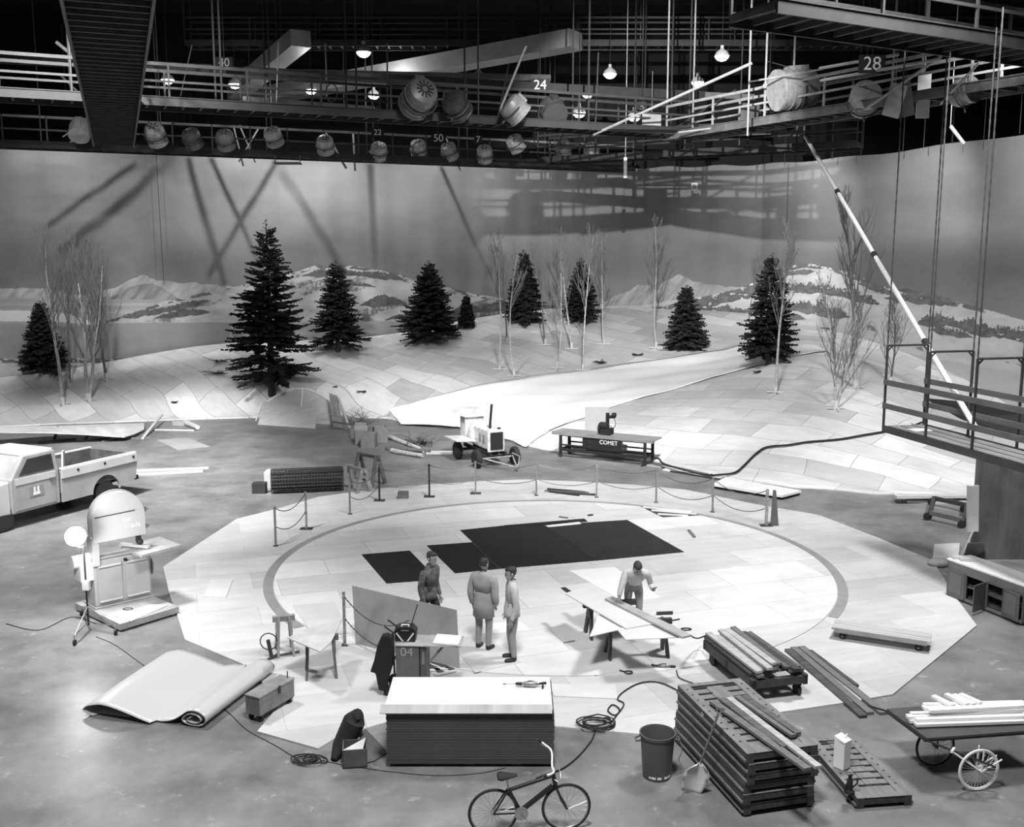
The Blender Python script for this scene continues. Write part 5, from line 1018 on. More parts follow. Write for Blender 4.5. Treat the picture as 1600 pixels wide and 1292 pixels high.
# shovel leaning on the stack
h0 = V(1122, 1116, 13.25); tp_ = G(1078, 1236, .02); h1 = h0.lerp(tp_, .62); d_ = (h1-h0).normalized()
t = thing('shovel', 'broad pale scoop shovel leaning against the frame stack', 'shovel', (tp_.x, tp_.y, 0)); o_ = t.location
bb = MB(); bb.tube([h0-o_, h1-o_], .017, 8); build('shaft', bb, lumberm, t, smooth=True); bb = MB(); sx_ = d_.cross(Vector((0, 1, .4))).normalized(); bb.tube([h0-o_+sx_*.06-d_*.10, h0-o_, h0-o_-sx_*.06-d_*.10, h0-o_+sx_*.06-d_*.10], .014, 6); build('grip', bb, steel, t, smooth=True)
nrm = d_.cross(sx_).normalized(); bb = MB(); vs = []; NU, NVv = 9, 8
for i in range(NU):
    u = i/(NU-1); wd_ = .05+.11*min(1, u*4)**.6*(1-.30*max(0, u-.6)/.4)
    for j in range(NVv): s = 2*j/(NVv-1)-1; vs.append(h1-o_+d_*(.48*u-.03*(abs(s)**3)*(1 if u > .5 else -1))+sx_*(s*wd_*1.15)+nrm*((-1 if nrm.y > 0 else 1)*(.045*s*s)))
bb.add(vs, [(i*NVv+j, (i+1)*NVv+j, (i+1)*NVv+j+1, i*NVv+j+1) for i in range(NU-1) for j in range(NVv-1)]); o = build('blade', bb, mat('scoop metal', .72, .4, .12, 4, metal=.1), t, smooth=True); q = o.modifiers.new('s', 'SOLIDIFY'); q.thickness = .006
# waste bin
p = G(1026, 1212); rb = (G(1054, 1158, .66)-G(998, 1158, .66)).length/2; t = thing('waste_bin', 'tall round grey waste bin by the frame stack', 'bin', p); bm_ = mat('bin plastic', .10, .45, .1, 3)
bb = MB(); bb.lathe([(rb*.78, 0), (rb*.80, .02), (rb*.97, .62), (rb*1.03, .63), (rb*1.04, .67), (rb*.97, .67), (rb*.93, .63), (rb*.76, .04), (.001, .03)], 32); build('barrel', bb, bm_, t, smooth=True)
for s in (-1, 1): bb = MB(); bb.tube([(s*rb*.98, -.07, .58), (s*(rb+.06), -.05, .56), (s*(rb+.06), .05, .56), (s*rb*.98, .07, .58)], .014, 6); build('handle', bb, bm_, t, smooth=True)
bb = MB()
for i, a in enumerate((-2.2, -2.0, -1.85, -1.6, -1.45, -1.1, -.95, -.7)): r_ = rb*.805; bb.box((r_*math.cos(a), r_*math.sin(a), .06), (.03, .01, .03), (0, 0, a+R(90)))
build('paint_mark', bb, white, t)
bb = MB(); bb.tube(smoothpath([(rb+.05, 0, .55), (rb+.1, -.02, .4), (rb+.06, 0, .25), (rb+.1, .02, .15), (rb+.02, 0, .02)], 4), .006, 4); build('string', bb, lightp, t)
# ------------------------------------------------------------------ low frame, white carton, jack
z = .17; g1, g2, g3, g4 = G(1258, 1152, z), G(1340, 1246, z), G(1412, 1236, z), G(1312, 1146, z); rz2 = yaw(g1, g2)
t = thing('platform_frame', 'single low slotted frame lying on the floor under the white carton', 'platform frame', (g1.x, g1.y, 0), rz2, 'slotted platform frames'); FL2 = (g2-g1).length; sv = (FL, FW); FL, FW = FL2, .78; frame_parts(t, .15)
FL, FW = sv
p = G(1315, 1198, .165); t = thing('milk_carton', 'white carton with a peaked top standing on the single low frame', 'carton', p, R(38)); bb = MB(); bb.box((0, 0, .21), (.17, .17, .42)); build('carton_body', bb, mat('carton white', .9, .5), t, bevel=.004); bb = MB(); bb.slab([(-.085, -.085, .42), (.085, -.085, .42), (.085, .085, .47), (-.085, .085, .47)], .04); bb.tube([(.03, -.01, .44), (.05, -.03, .50)], .012, 6); build('carton_top', bb, mat('carton white', .9, .5), t)
p = G(1327, 1238, .165); t = thing('jack', 'small dark hydraulic jack in front of the white carton', 'jack', p, R(10)); bb = MB(); bb.lathe([(.07, 0), (.07, .02), (.04, .05), (.04, .18), (.028, .2), (.02, .24), (.035, .25), (.035, .27), (.001, .27)], 16); build('ram', bb, black, t, smooth=True); bb = MB(); bb.tube([(.03, 0, .06), (.11, 0, .12), (.11, 0, .2)], .012, 6); bb.tube([(-.04, 0, .14), (-.07, 0, .04)], .01, 6); build('lever', bb, dark, t); bb = MB(); bb.box((0, 0, .272), (.11, .04, .014)); build('saddle', bb, steel, t)
# ------------------------------------------------------------------ long boards on the floor
for k, (a_, c_, w_, m_, lb) in enumerate((((1231,1017),(1349,1122), .13, mat('long board dark', .07, .55, .4, 3, stretch=(.3, 3, 3)), 'long dark board on the deck edge nearest the lumber dolly'), ((1240,1014),(1360,1117), .13, lumberm, 'long grey board second from the lumber dolly'), ((1252,1013),(1381,1117), .14, lumberm, 'longest grey board, ending at the bicycle cart'), ((1266,1019),(1339,1074), .07, mat('long board dark', .07), 'short dark board on the far side of the long grey ones'))):
    plank('floor_plank', lb, G(*a_, PT), G(*c_, PT if k == 3 else .0), w_, .05, m_, 'long boards lying from deck to floor')
# ------------------------------------------------------------------ low flat dolly
z = .26; a_, b_, c_, d_ = G(1305, 968, z), G(1456, 990, z), G(1440, 1003, z), G(1303, 983, z); rz = yaw(a_, b_); LL = (b_-a_).length; WW = .48
t = thing('flat_dolly', 'long low wooden dolly standing alone on the deck', 'dolly', (a_.x, a_.y, PT), rz)
for k, y in enumerate((-.11, -.355)): bb = MB(); ch = .08; bb.prism([(0 if k == 0 else 0, y-.118), (0, y+.118), (LL, y+.118), (LL, y-.118)], z-.07, z-.03); build('deck_plank', bb, mat('dolly plank', .42, .6, .2, 3, stretch=(.3, 4, 1)), t)
for x in (.16, LL-.16): bb = MB(); bb.box((x, -.24, z-.09), (.14, .44, .04)); build('cross_batten', bb, lumberm, t)
bb = MB(); bb.box((LL/2, -.475, z-.07), (LL-.1, .025, .09)); build('edge_rail', bb, mat('dolly edge', .30, .6, .3, 3, stretch=(.3, 4, 1)), t)
for x in (.2, LL-.2):
    for y in (-.1, -.4): caster(t, x, y, .065, z-.11)
# ------------------------------------------------------------------ bicycle cart with white battens
zt = .68; k1, k2, k3 = G(1386, 1107, zt), G(1448, 1153, zt), G(1640, 1139, zt); rz = yaw(k2, k3)
t = thing('bicycle_cart', 'dark flat cart on bicycle wheels carrying white battens', 'cart', (k2.x, k2.y, 0), rz); CLn = 1.9; dpt = (k1-k2).dot(Vector((-math.sin(rz), math.cos(rz), 0))); shx = (k1-k2).dot(Vector((math.cos(rz), math.sin(rz), 0)))
bb = MB(); bb.prism([(0, 0), (CLn, 0), (CLn+shx, dpt), (shx, dpt)], zt-.03, zt); build('bed', bb, mat('cart bed', .07, .4, .3, 1), t)
bb = MB(); bb.tube([(0, .02, zt-.05), (shx, dpt, zt-.05)], .022, 6); bb.tube([(0, .02, zt-.05), (CLn, .02, zt-.05)], .018, 6); bb.tube([(shx-.25, dpt+.12, zt+.01), (shx, dpt, zt-.04), (0, .02, zt-.04), (.75, -.45, zt-.25)], .015, 6); build('frame', bb, dark, t, smooth=True)
wr = .31
wl = lambda x, y, m_, nm: wheel(t, x, y, wr, wr-.02, m_, 32, m_ if m_ is white else rubber, .018, nm)
q = G(1459, 1197); inv = Matrix.Rotation(-rz, 3, 'Z'); l1 = inv@(Vector((q.x, q.y, 0))-t.location); wl(l1.x, l1.y, steel, 'dark_wheel')
q = G(1527, 1235); l2 = inv@(Vector((q.x, q.y, 0))-t.location); wl(l2.x, l2.y, white, 'white_wheel')
bb = MB()
for s in (-.06, .06): bb.tube([(l2.x, l2.y+s, wr), (l2.x+.02, l2.y+s, wr+.33)], .012, 6); bb.tube([(l2.x, l2.y+s, wr), (l2.x-.36, l2.y+s*.4+.1, zt-.12)], .012, 6); bb.tube([(l2.x, l2.y+s, wr), (l2.x+.3, l2.y+s, wr+.16)], .012, 6)
bb.tube([(l2.x-.40, l2.y+.05, zt-.1), (l2.x-.30, l2.y+.15, zt-.1)], .02, 6); build('white_fork', bb, white, t, smooth=True)
bb = MB(); bb.tube([(l1.x, l1.y-.06, wr), (l1.x, l1.y-.06, zt-.04)], .014, 6); bb.tube([(l1.x, l1.y+.06, wr), (l1.x, l1.y+.06, zt-.04)], .014, 6); build('dark_fork', bb, dark, t)
wb = mat('batten white', .85, .5, .04, 3)
for k, (a_, c_, zz) in enumerate((((1420,1128),(1600,1124), .70), ((1430,1134),(1600,1128), .70), ((1417,1122),(1600,1116), .745), ((1423,1118),(1600,1112), .745), ((1430,1126),(1600,1120), .745), ((1442,1108),(1600,1105), .79), ((1455,1114),(1600,1110), .79), ((1443,1104),(1600,1100), .79), ((1450,1112),(1600,1104), .835))):
    plank('white_batten', 'white batten lying lengthwise in the pile on the bicycle cart', G(*a_, zz), G(*c_, zz), .10, .042, wb, 'lengthwise white battens on the bicycle cart')
for k, (a_, c_) in enumerate((((1458,1090),(1489,1105)), ((1478,1087),(1512,1103)), ((1490,1088),(1522,1103)), ((1500,1087),(1532,1101)))):
    plank('cross_batten', ('short white batten pointing away from the cart, standing clear of the rest', 'white batten pointing away, first of the close group of three', 'white batten pointing away, middle of the close group of three', 'white batten pointing away, last of the close group of three')[k], G(*a_, .84), G(*c_, .84), .09, .042, wb, 'white battens pointing away from the cart')
# ------------------------------------------------------------------ cabinet at the right edge
z = .86; a_, c_ = G(1478, 931), G(1541, 956); rz = yaw(a_, c_); cm = mat('cabinet paint', .16, .45, .15, 3); LC = 2.0; 
t = thing('base_cabinet', 'grey kitchen base cabinet with one door hanging open and a white top', 'cabinet', a_, rz)
bb = MB()
for q, d in (((LC/2, .64, .43), (LC, .03, .78)), ((.015, .32, .43), (.03, .64, .78)), ((LC-.015, .32, .43), (.03, .64, .78)), ((LC/2, .32, .06), (LC, .64, .05)), ((LC/2, .32, .36), (LC-.06, .55, .02)), ((LC/2, .02, .72), (LC, .04, .20)), ((.50, .02, .35), (.05, .04, .62)), ((1.06, .02, .35), (.05, .04, .62))): bb.box(q, d)
build('carcass', bb, cm, t, bevel=.004); bb = MB(); bb.box((LC/2, .32, .84), (LC+.04, .68, .04)); build('countertop', bb, white, t, bevel=.004)
def door(x, rot, nm='door'):
    bb = MB(); bb.box((.24, 0, .30), (.48, .022, .58)); o = build(nm, bb, mat('cabinet door', .11, .45, .15, 3), t, bevel=.004); bb = MB()
    bb.box((.24, -.014, .30), (.34, .012, .42)); q = build('door_panel', bb, mat('cabinet panel', .14, .45, .15, 3), o, bevel=.004); o.location = (x, -.01, .06); o.rotation_euler = (0, 0, rot); return o
door(.02, 0); door(1.06, R(-75), 'open_door'); door(1.5, R(-8))
for q in ((1500, 873), (1512, 876)): b = MB(); b.box((0, 0, .03), (.34, .12, .06), (0, 0, R(-10+q[0] % 5*4))); o = build('wood_block', b, plyp, origin=(0, 0, 0)); o.location = G(*q, .865); tag(o, 'small wood block lying on the white cabinet top, '+('farther one' if q[0] == 1500 else 'nearer one'), 'block', 'blocks on the cabinet top')
p = G(1466, 885); b = MB(); b.ball((0, 0, .10), .25, 14, (1.1, .7, .42)); o = build('sandbag', b, mat('sandbag cloth', .42, .8, .1, 6, bump=.3), origin=(0, 0, 0), smooth=True); o.location = p; tag(o, 'plump pale sandbag on the floor at the cabinet corner', 'sandbag')
# pillar, panel and propped boards
pl0 = G(1520, 874); pt_ = V(1523, 712, pl0.y); b = MB(); b.box((.9, .1, pt_.z/2), (1.8, .2, pt_.z)); o = build('grey_pillar', b, mat('pillar grey', .13, .5, .35, 1.2, stretch=(2, 1, .4)), origin=(0, 0, 0)); o.location = pl0; tag(o, 'tall streaked grey panel standing under the hanging cradle', 'panel')
q1 = G(1488, 879); q2 = V(1516, 828, q1.y-.0); q3 = V(1517, 757, q1.y+.05)
b = MB(); b.beam(Vector((q1.x, q1.y-.25, .02)), Vector((q2.x, q1.y-.1, q2.z)), .30, .04, (1, -.3, 0)); tag(build('propped_board', b, plyp), 'pale board slanting up from the floor to the tall panel', 'board')
b = MB(); b.beam(Vector((q2.x, q1.y-.12, q2.z)), Vector((q3.x, q1.y-.06, q3.z)), .09, .26, (1, 0, 0)); tag(build('upright_board', b, plyp), 'pale upright board fixed against the tall streaked panel', 'board')
b = MB(); g_ = G(1458, 875); b.slab([G(1457, 874), G(1497, 876), V(1500, 848, g_.y+.35), V(1460, 850, g_.y+.35)], .02); tag(build('leaning_plywood', b, plyp), 'plywood panel leaning low behind the sandbag', 'panel')
b = MB(); b.slab([G(1503, 876), G(1540, 866), V(1536, 847, 23.2), V(1512, 848, 23.0)], .02); tag(build('leaning_plywood', b, lightp), 'darker panel leaning behind the cabinet', 'panel')
# small frame dolly and board pile at the back right
a_, b_, c_ = G(1453, 801, .22), G(1507, 813, .22), G(1510, 789, .22); t = thing('frame_dolly', 'small open-framed dolly beyond the sandbag', 'dolly', (a_.x, a_.y, 0)); d_ = a_+c_-b_
for s_, e_ in ((a_, b_), (b_, c_), (c_, d_), (d_, a_)): b = MB(); b.beam(s_, e_, .10, .12); build('rail', b, lumberd if s_ is not a_ else lumberm, t, world=True)
for q in (a_, b_, c_, d_):
    b = MB(); b.lathe([(.001, -.04), (.11, -.035), (.11, .035), (.001, .04)], 16, (q.x*.995, q.y, .11), 'y'); build('wheel', b, rubber, t, world=True, smooth=True)
for k, (s_, e_, zz) in enumerate((((1404,783),(1530,783), 0), ((1400,780),(1530,779), 0), ((1415,784.5),(1530,786), 0), ((1400,779),(1530,778), .09), ((1398,777.5),(1530,776), .18))): plank('long_board', ('nearest', 'second', 'shortest', 'upper', 'topmost')[k]+' board of the low pile at the foot of the right-hand hill', G(*s_, zz), G(*e_, zz), .3, .08, plyp, 'board pile at the foot of the right-hand hill')
# ------------------------------------------------------------------ stanchions and chains round the turntable
SP = [(431,853,'pale',0),(479,826,'perf',1),(547,803,'pale',0),(593,782,'black',1),(671,776,'black',1),(743,771,'pale',1),(838,774,'pale',0),(932,777,'perf',0),(1025,785,'pale',0),(1113,800,'pale',0),(1197,821,'perf',1),(539,1008,'perf',0)]
pm_ = {'pale': mat('post grey', .20, .45, .2, 4), 'perf': mat('post perforated', .26, .4, .5, 16), 'black': black}
wh = ['nearest the pickup', 'second from the pickup, with a foot plate', 'third from the pickup, beside the small sawhorses', 'black one by the small sawhorses', 'black one nearest the brown box', 'with a plate in front of the engine cart', 'directly behind the black floor sheets', 'at the loose sticks behind the turntable', 'in front of the saw bench lead', 'before the pale slab at the hill foot', 'beside the narrow wedge', 'alone in front of the big leaning board']
tops = []
for i, (px, py, m_, pl) in enumerate(SP):
    p = G(px, py, PT); t = thing('stanchion', 'chain post '+wh[i], 'post', p, 0, 'posts of the chain barrier')
    h = 1.02 if i < 11 else 1.05
    bb = MB(); bb.box((0, 0, h/2), (.05 if i != 10 else .08, .05, h)); bb.box((0, 0, h), (.065, .065, .02)); build('post', bb, pm_[m_], t)
    bb = MB(); bb.box((0, 0, .006), (.34 if pl else .12, .26 if pl else .12, .012)); build('foot_plate', bb, mid if pl else dark, t)
    tops.append(p)
cm_ = mat('chain metal', .07, .4, .5, 30)
def chain(label, a, c, d):
    bb = MB(); pts = sag(a, c, d, 46); bb.tube(pts, [.016 if k % 2 else .008 for k in range(47)], 5); tag(build('chain', bb, cm_, smooth=True), label, 'chain', 'chains of the barrier')
nm = ['first', 'second', 'third', 'fourth', 'fifth', 'sixth', 'seventh', 'eighth', 'ninth', 'tenth']
for i, j in ((0, 1), (2, 3), (3, 4), (4, 5), (5, 6), (6, 7), (7, 8), (8, 9), (9, 10)):
    for z_, w_ in ((1.0, 'upper'), (.52, 'lower')):
        d = .24 if i < 3 else (.16 if i < 8 else .26)
        chain(w_+' chain hanging between the posts '+('nearest the pickup' if i == 0 else 'from the small sawhorses to the black post' if i == 2 else 'of the two black ones' if i == 3 else 'from the black post to the engine cart' if i == 4 else 'in front of the engine cart' if i == 5 else 'behind the black floor sheets' if i == 6 else 'in front of the saw bench' if i == 7 else 'before the hill foot cables' if i == 8 else 'ending at the narrow wedge'), tops[i]+Vector((0, 0, z_)), tops[j]+Vector((0, 0, z_ if w_ == 'upper' else .50)), d)
for z_, w_ in ((.98, 'upper'), (.55, 'lower')): chain(w_+' chain running from the lone post across the big leaning board', tops[11]+Vector((0, 0, z_)), Vector((br_.x-.9, br_.y+.1, z_-.05)), .30)
b = MB(); p = G(1208, 821, PT); b.extr([(-.07, 0), (.14, 0), (.03, 1.0), (-.03, 1.0)], .10, Matrix.Translation(p)); tag(build('wedge_block', b, mat('wedge grey', .10, .5)), 'tall narrow dark wedge standing beside the last chain post', 'wedge')
b = MB(); b.box((0, 0, .10), (.32, .24, .20)); b.box((0, 0, .205), (.28, .2, .01)); o = build('small_crate', b, mat('crate brown', .13, .6, .3, 4), origin=(0, 0, 0), bevel=.006); o.location = G(630, 778, PT); tag(o, 'small brown box on the deck between the two black posts', 'box')
for k, (a_, c_, m_) in enumerate((((851,768),(920,771), lumberm), ((855,765),(915,770), dark), ((868,771),(930,774), lumberd), ((858,769),(905,775), dark))): plank('loose_stick', ('pale stick on top of the loose bundle behind the turntable', 'dark thin stick at the far side of the loose bundle', 'longest dark stick of the loose bundle', 'short dark stick at the near side of the loose bundle')[k], G(*a_, PT), G(*c_, PT), .06, .05, m_, 'loose sticks behind the turntable')
for k, (a_, c_) in enumerate((((1076,829),(1085,840)), ((874,808),(887,810)), ((919,806),(926,805)))): plank('wood_scrap', ('stubby wood scrap lying on the far side of the turntable', 'pale scrap near the far edge of the black sheets', 'tiny dark scrap near the far edge of the black sheets')[k], G(*a_, TZ), G(*c_, TZ), .08, .03, (lumberm, lumberm, dark)[k])
# ------------------------------------------------------------------ engine cart
p = G(770, 722); t = thing('engine_cart', 'small pale engine cart with four tyres, a tall exhaust pipe and a drawbar', 'engine cart', p, 0); O = p
fd = (G(773, 724)-G(733, 708)); fd.z = 0
c_fl, c_fr, c_rl = G(743, 729), G(803, 724), G(712, 716); fwd = (c_fl-c_rl).normalized(); lat = (c_fr-c_fl).normalized()
lat = Vector((.93, .05, 0)).normalized(); fwd = Vector((.42, -.9, 0)).normalized(); lat = Vector((-fwd.y, fwd.x, 0))
org = (G(743, 730)+G(803, 725))/2
pe = mat('chipped paint', .66, .5, .10, 5, dark=.42); M3 = Matrix((lat, fwd, Vector((0, 0, 1)))).transposed()
rz = math.atan2(lat.y, lat.x); t.location = (org.x, org.y, 0); t.rotation_euler = (0, 0, rz)   # local x = lateral, local -y = forward
bb = MB(); bb.box((0, .55, .95), (.62, 1.25, .72)); build('engine_hood', bb, pe, t, bevel=.05)
bb = MB(); bb.box((0, -.10, .93), (.66, .10, .82)); rd = build('radiator_shell', bb, pe, t, bevel=.04)
bb = MB(); bb.box((0, -.16, .92), (.48, .03, .62)); build('grille', bb, black, rd)
bb = MB()
for k in range(7):
    for x in (.30, .62): bb.box((-.315, x, .80+k*.045), (.01, .16, .012))
build('louvres', bb, dark, t)
bb = MB(); bb.lathe([(.001, 1.1), (.44, 1.12), (.46, 1.2), (.46, 1.42), (.36, 1.55), (.001, 1.56)], 24, (0, 0, .98), 'y'); build('drum_housing', bb, pe, t, smooth=True)
bb = MB(); bb.box((-.1, 1.85, 1.1), (.75, .5, .95)); build('hopper_box', bb, pe, t, bevel=.02); bb = MB(); bb.extr([(-.85, 1.70), (-.45, 1.86), (.15, 1.86), (.36, 1.78), (.36, 1.56), (-.5, 1.56)], .62, Matrix.Translation((-.0, 1.82, 0))); build('hopper_roof', bb, pe, t)
bb = MB(); bb.tube([(-.05, .30, 1.28), (-.05, .28, 1.55), (0, .26, 2.18)], .045, 10); build('exhaust_pipe', bb, black, t, smooth=True); bb = MB(); bb.lathe([(.06, 0), (.07, .04), (.03, .06)], 12, (.12, -.1, 1.34)); build('radiator_cap', bb, dark, t)
bb = MB(); bb.box((-.78, 1.35, .82), (.75, 1.2, .04), (0, R(3), 0)); build('side_shelf', bb, mat('shelf metal', .55, .5, .2, 3), t)
bb = MB(); bb.box((-.3, .9, .46), (.08, 2.4, .12)); bb.box((.3, .9, .46), (.08, 2.4, .12)); bb.box((0, -.1, .36), (1.3, .09, .09)); bb.box((0, 1.7, .36), (1.3, .09, .09)); bb.box((0, .8, .5), (.5, 1.2, .2)); build('chassis', bb, black, t)
for x in (-.74, .74):
    for y in (-.1, 1.7):
        bb = MB(); bb.lathe([(.14, -.09), (.28, -.10), (.33, -.06), (.33, .06), (.28, .10), (.14, .09)], 22, (x, y, .33), 'x'); w_ = build('wheel', bb, rubber, t, smooth=True); bb = MB(); bb.lathe([(.001, -.05), (.15, -.05), (.15, .05), (.001, .05)], 16, (x, y, .33), 'x'); build('hub', bb, dark, w_)
bb = MB(); bb.tube([(-.6, -.2, .36), (.25, -1.35, .16)], .03, 8); bb.tube([(.6, -.2, .36), (.25, -1.35, .16)], .03, 8); bb.tube([(-.5, -.3, .36), (.5, -.3, .36)], .025, 6); bb.tube([(.5, -.4, .5), (.55, -.9, .45), (.3, -1.3, .18)], .02, 6); build('drawbar', bb, mat('drawbar', .3, .5, .4, 8), t, smooth=True)
# ------------------------------------------------------------------ saw bench
q1, q2 = G(875, 714), G(1008, 728); rz = yaw(q1, q2); SL = (q2-q1).length; zt = .93
t = thing('saw_bench', 'long dark saw bench on casters with a radial arm saw', 'saw bench', q1, rz)
for y, nm_ in ((.0, 'front'), (.75, 'rear')):
    for x in (.02, SL-.02): bb = MB(); bb.box((x, y, .47), (.09, .09, .78)); build('leg', bb, black, t); caster(t, x, y, .07, .12)
bb = MB()
for y in (0, .75): bb.box((SL/2, y, .30), (SL, .05, .10)); bb.box((SL/2, y, .48), (SL, .05, .05)); bb.box((SL/2, y, .84), (SL, .05, .06))
for x in (.02, SL-.02): bb.box((x, .38, .30), (.05, .75, .08)); bb.box((x, .38, .84), (.05, .75, .06))
build('frame', bb, black, t)
bb = MB(); bb.box((SL*.5, .36, zt), (SL+.62, .86, .05)); bb.box((SL*.5, -.04, zt-.02), (SL+.62, .05, .13)); build('table_top', bb, mat('bench top', .26, .5, .25, 3, stretch=(.3, 4, 1)), t)
bb = MB(); bb.box((SL*.5, .05, .62), (1.55, .12, .46)); bb.box((SL*.5, .4, .45), (1.4, .6, .25)); cb = build('cabinet', bb, mat('saw cabinet', .018, .4), t)
text('maker_lettering', 'COMET', .21, white, cb, (SL*.58, -.025, .71), (R(90), 0, 0), .004)
for k, x in enumerate((SL*.36, SL*.66)): bb = MB(); bb.box((x, -.02, .50), (.10, .02, .03)); bb.box((x, -.02, .70), (.03, .02, .12)); build('cabinet_handle', bb, mid, cb)
bb = MB(); sx0 = SL*.52; bb.tube([(sx0-.1, .55, zt), (sx0-.1, .55, zt+.78)], .07, 10); bb.beam((sx0-.1, .62, zt+.62), (sx0+.35, .1, zt+.74), .12, .12); bb.lathe([(.001, -.2), (.13, -.18), (.14, .12), (.001, .2)], 14, (sx0-.05, .2, zt+.36), 'x'); bb.lathe([(.001, -.03), (.21, -.03), (.21, .03), (.001, .03)], 18, (sx0-.22, .2, zt+.26), 'x'); bb.box((sx0-.0, .3, zt+.15), (.36, .4, .22)); bb.lathe([(.001, -.06), (.09, -.06), (.09, .06), (.001, .06)], 12, (sx0+.36, .08, zt+.80), 'x'); build('radial_saw', bb, black, t, smooth=True)
bb = MB(); bb.tube(smoothpath([(sx0+.3, .1, zt+.78), (sx0+.42, .1, zt+.5), (sx0+.3, .15, zt+.3), (sx0+.16, .2, zt+.4)], 5), .012, 5); build('saw_lead', bb, mid, t, smooth=True)
pq = G(935, 706); b = MB(); b.box((0, .9, .80), (.92, .03, 1.6), (R(-3), 0, 0)); o = build('backing_board', b, mat('backing ply', .40, .6, .1, 1), origin=(0, 0, 0)); o.location = (pq.x, pq.y, 0); tag(o, 'upright pale board standing behind the radial arm saw', 'board')
cable('thick black lead looping from the saw bench and up over the right-hand hill', [G(1004, 724, .1), G(1016, 722, .12), G(1022, 716, .25), G(1030, 717, .25), G(1036, 724, .1), G(1060, 732, .05), G(1100, 742, .06)]+[hit(x, y, .03)+Vector((0, 0, .06)) for x, y in ((1128,744),(1148,741),(1162,730),(1180,712),(1198,701),(1230,698),(1262,693),(1310,689),(1350,682),(1392,675),(1425,668),(1440,662))], .035, k=4)
cable('second thin lead lying along the foot of the hill', [G(1002, 728, .03), G(1020, 726, .03), G(1060, 737, .03), G(1105, 742, .03), G(1112, 741, .03)], .03, k=4)
for k, (a_, c_, w_, m_) in enumerate((((1018,722),(1108,741), .14, lumberm), ((1012,727),(1070,736), .18, lumber), ((1038,734),(1125,748), .22, white), ((1048,737),(1132,751), .10, dark))): plank('hill_strip', ('grey strip nearest the slope of the hill foot', 'short pale strip beside the saw bench', 'white strip at the hill foot before the chain posts', 'dark thin strip under the white one')[k], G(*a_), G(*c_), w_, .04, m_, 'strips lying along the hill foot')
b = MB(); b.slab([G(x, y, .16) for x, y in ((1113,756),(1222,774),(1252,766.5),(1134,745))], .07); tag(build('pale_slab', b, mat('slab pale', .72, .6, .1, 1)), 'pale slab with a dark edge raised a little off the floor at the hill foot', 'slab')
b = MB(); b.slab([G(x, y, .09) for x, y in ((1113,757),(1222,776),(1250,768.5),(1134,746))], .08); tag(build('slab_base', b, black), 'black base panel under the pale slab', 'panel')
# ------------------------------------------------------------------ cartons, poles, branches, back floor
cb_ = mat('carton brown', .20, .7, .15, 5)
for k, (px, py, w_, h, rz, lb) in enumerate(((565,693,.52,.50,.2,'open carton farthest to the side of the leaning flats'), (577,698,.54,.55,-.1,'square carton standing foremost of the four'), (594,690,.50,.62,.3,'tall round-cornered carton behind the foremost one'), (560,684,.5,.42,-.2,'carton at the back of the group with raised flaps'))):
    p = G(px, py); t = thing('carton', lb, 'box', p, rz, 'cartons beside the engine cart')
    bb = MB(); w2 = w_/2
    for q, d in (((0, -w2, h/2), (w_, .02, h)), ((0, w2, h/2), (w_, .02, h)), ((-w2, 0, h/2), (.02, w_, h)), ((w2, 0, h/2), (.02, w_, h)), ((0, 0, h*.75 if k != 1 else h), (w_, w_, .02))): bb.box(q, d)
    build('carton_body', bb, cb_, t)
    if k in (0, 3): bb = MB(); bb.box((0, w2+.05, h+.08), (w_, .015, .2), (R(-30), 0, 0)); bb.box((w2+.06, 0, h+.06), (.015, w_, .18), (0, R(35), 0)); build('flap', bb, cb_, t)
for k, (a_, c_, r_, m_) in enumerate((((603,699),(672,705), .09, barkm), ((612,704),(660,712), .10, barkl), ((605,702),(680,704), .05, barkm), ((660,706),(708,706), .05, lumber), ((666,709),(706,709), .06, lumber), ((607,682),(655,700), .09, plyp))):
    b = MB(); b.tube([G(*a_, r_), G(*c_, r_)], [r_, r_*.75], 8); tag(build('pole_log', b, m_, smooth=True), ('longest grey trunk in the pile of cut trees', 'pale trunk in front in the pile of cut trees', 'thin trunk lying across the pile of cut trees', 'pale pole running under the engine cart, farther one', 'pale pole running under the engine cart, nearer one', 'pale pole slanting from the cartons to the cut trees')[k], 'log', 'cut trees and poles on the back floor')
spray(655, 694, 5, 'leafy fir top lying on the pile of cut trees', 26, .7)
rnd = random.Random(11)
for (px, py, n, s_, lb) in ((560, 664, 26, 1.0, 'tangle of bare cut twigs behind the cartons'), (655, 700, 10, .8, 'few bare twigs on the pile of cut trees')):
    b = MB(); p = G(px, py)
    for k in range(n):
        a = rnd.uniform(0, 3.14); L_ = rnd.uniform(.5, 1.5)*s_; e = p+Vector((-math.cos(a)*L_*1.2, rnd.uniform(-.4, .4), .1+L_*.55*abs(math.sin(a)))); s0 = p+Vector((rnd.uniform(-.6, .6), rnd.uniform(-.3, .3), .03)); mm = s0.lerp(e, .5)+Vector((rnd.uniform(-.15, .15), 0, .12)); b.tube([s0, mm, e], [.015, .01, .004], 4)
        for q in range(4): f = mm.lerp(e, q/4); b.tube([f, f+Vector((rnd.uniform(-.25, .25), rnd.uniform(-.1, .1), rnd.uniform(.02, .25)))], .004, 3)
    tag(build('twig_pile', b, barkm), lb, 'twigs')
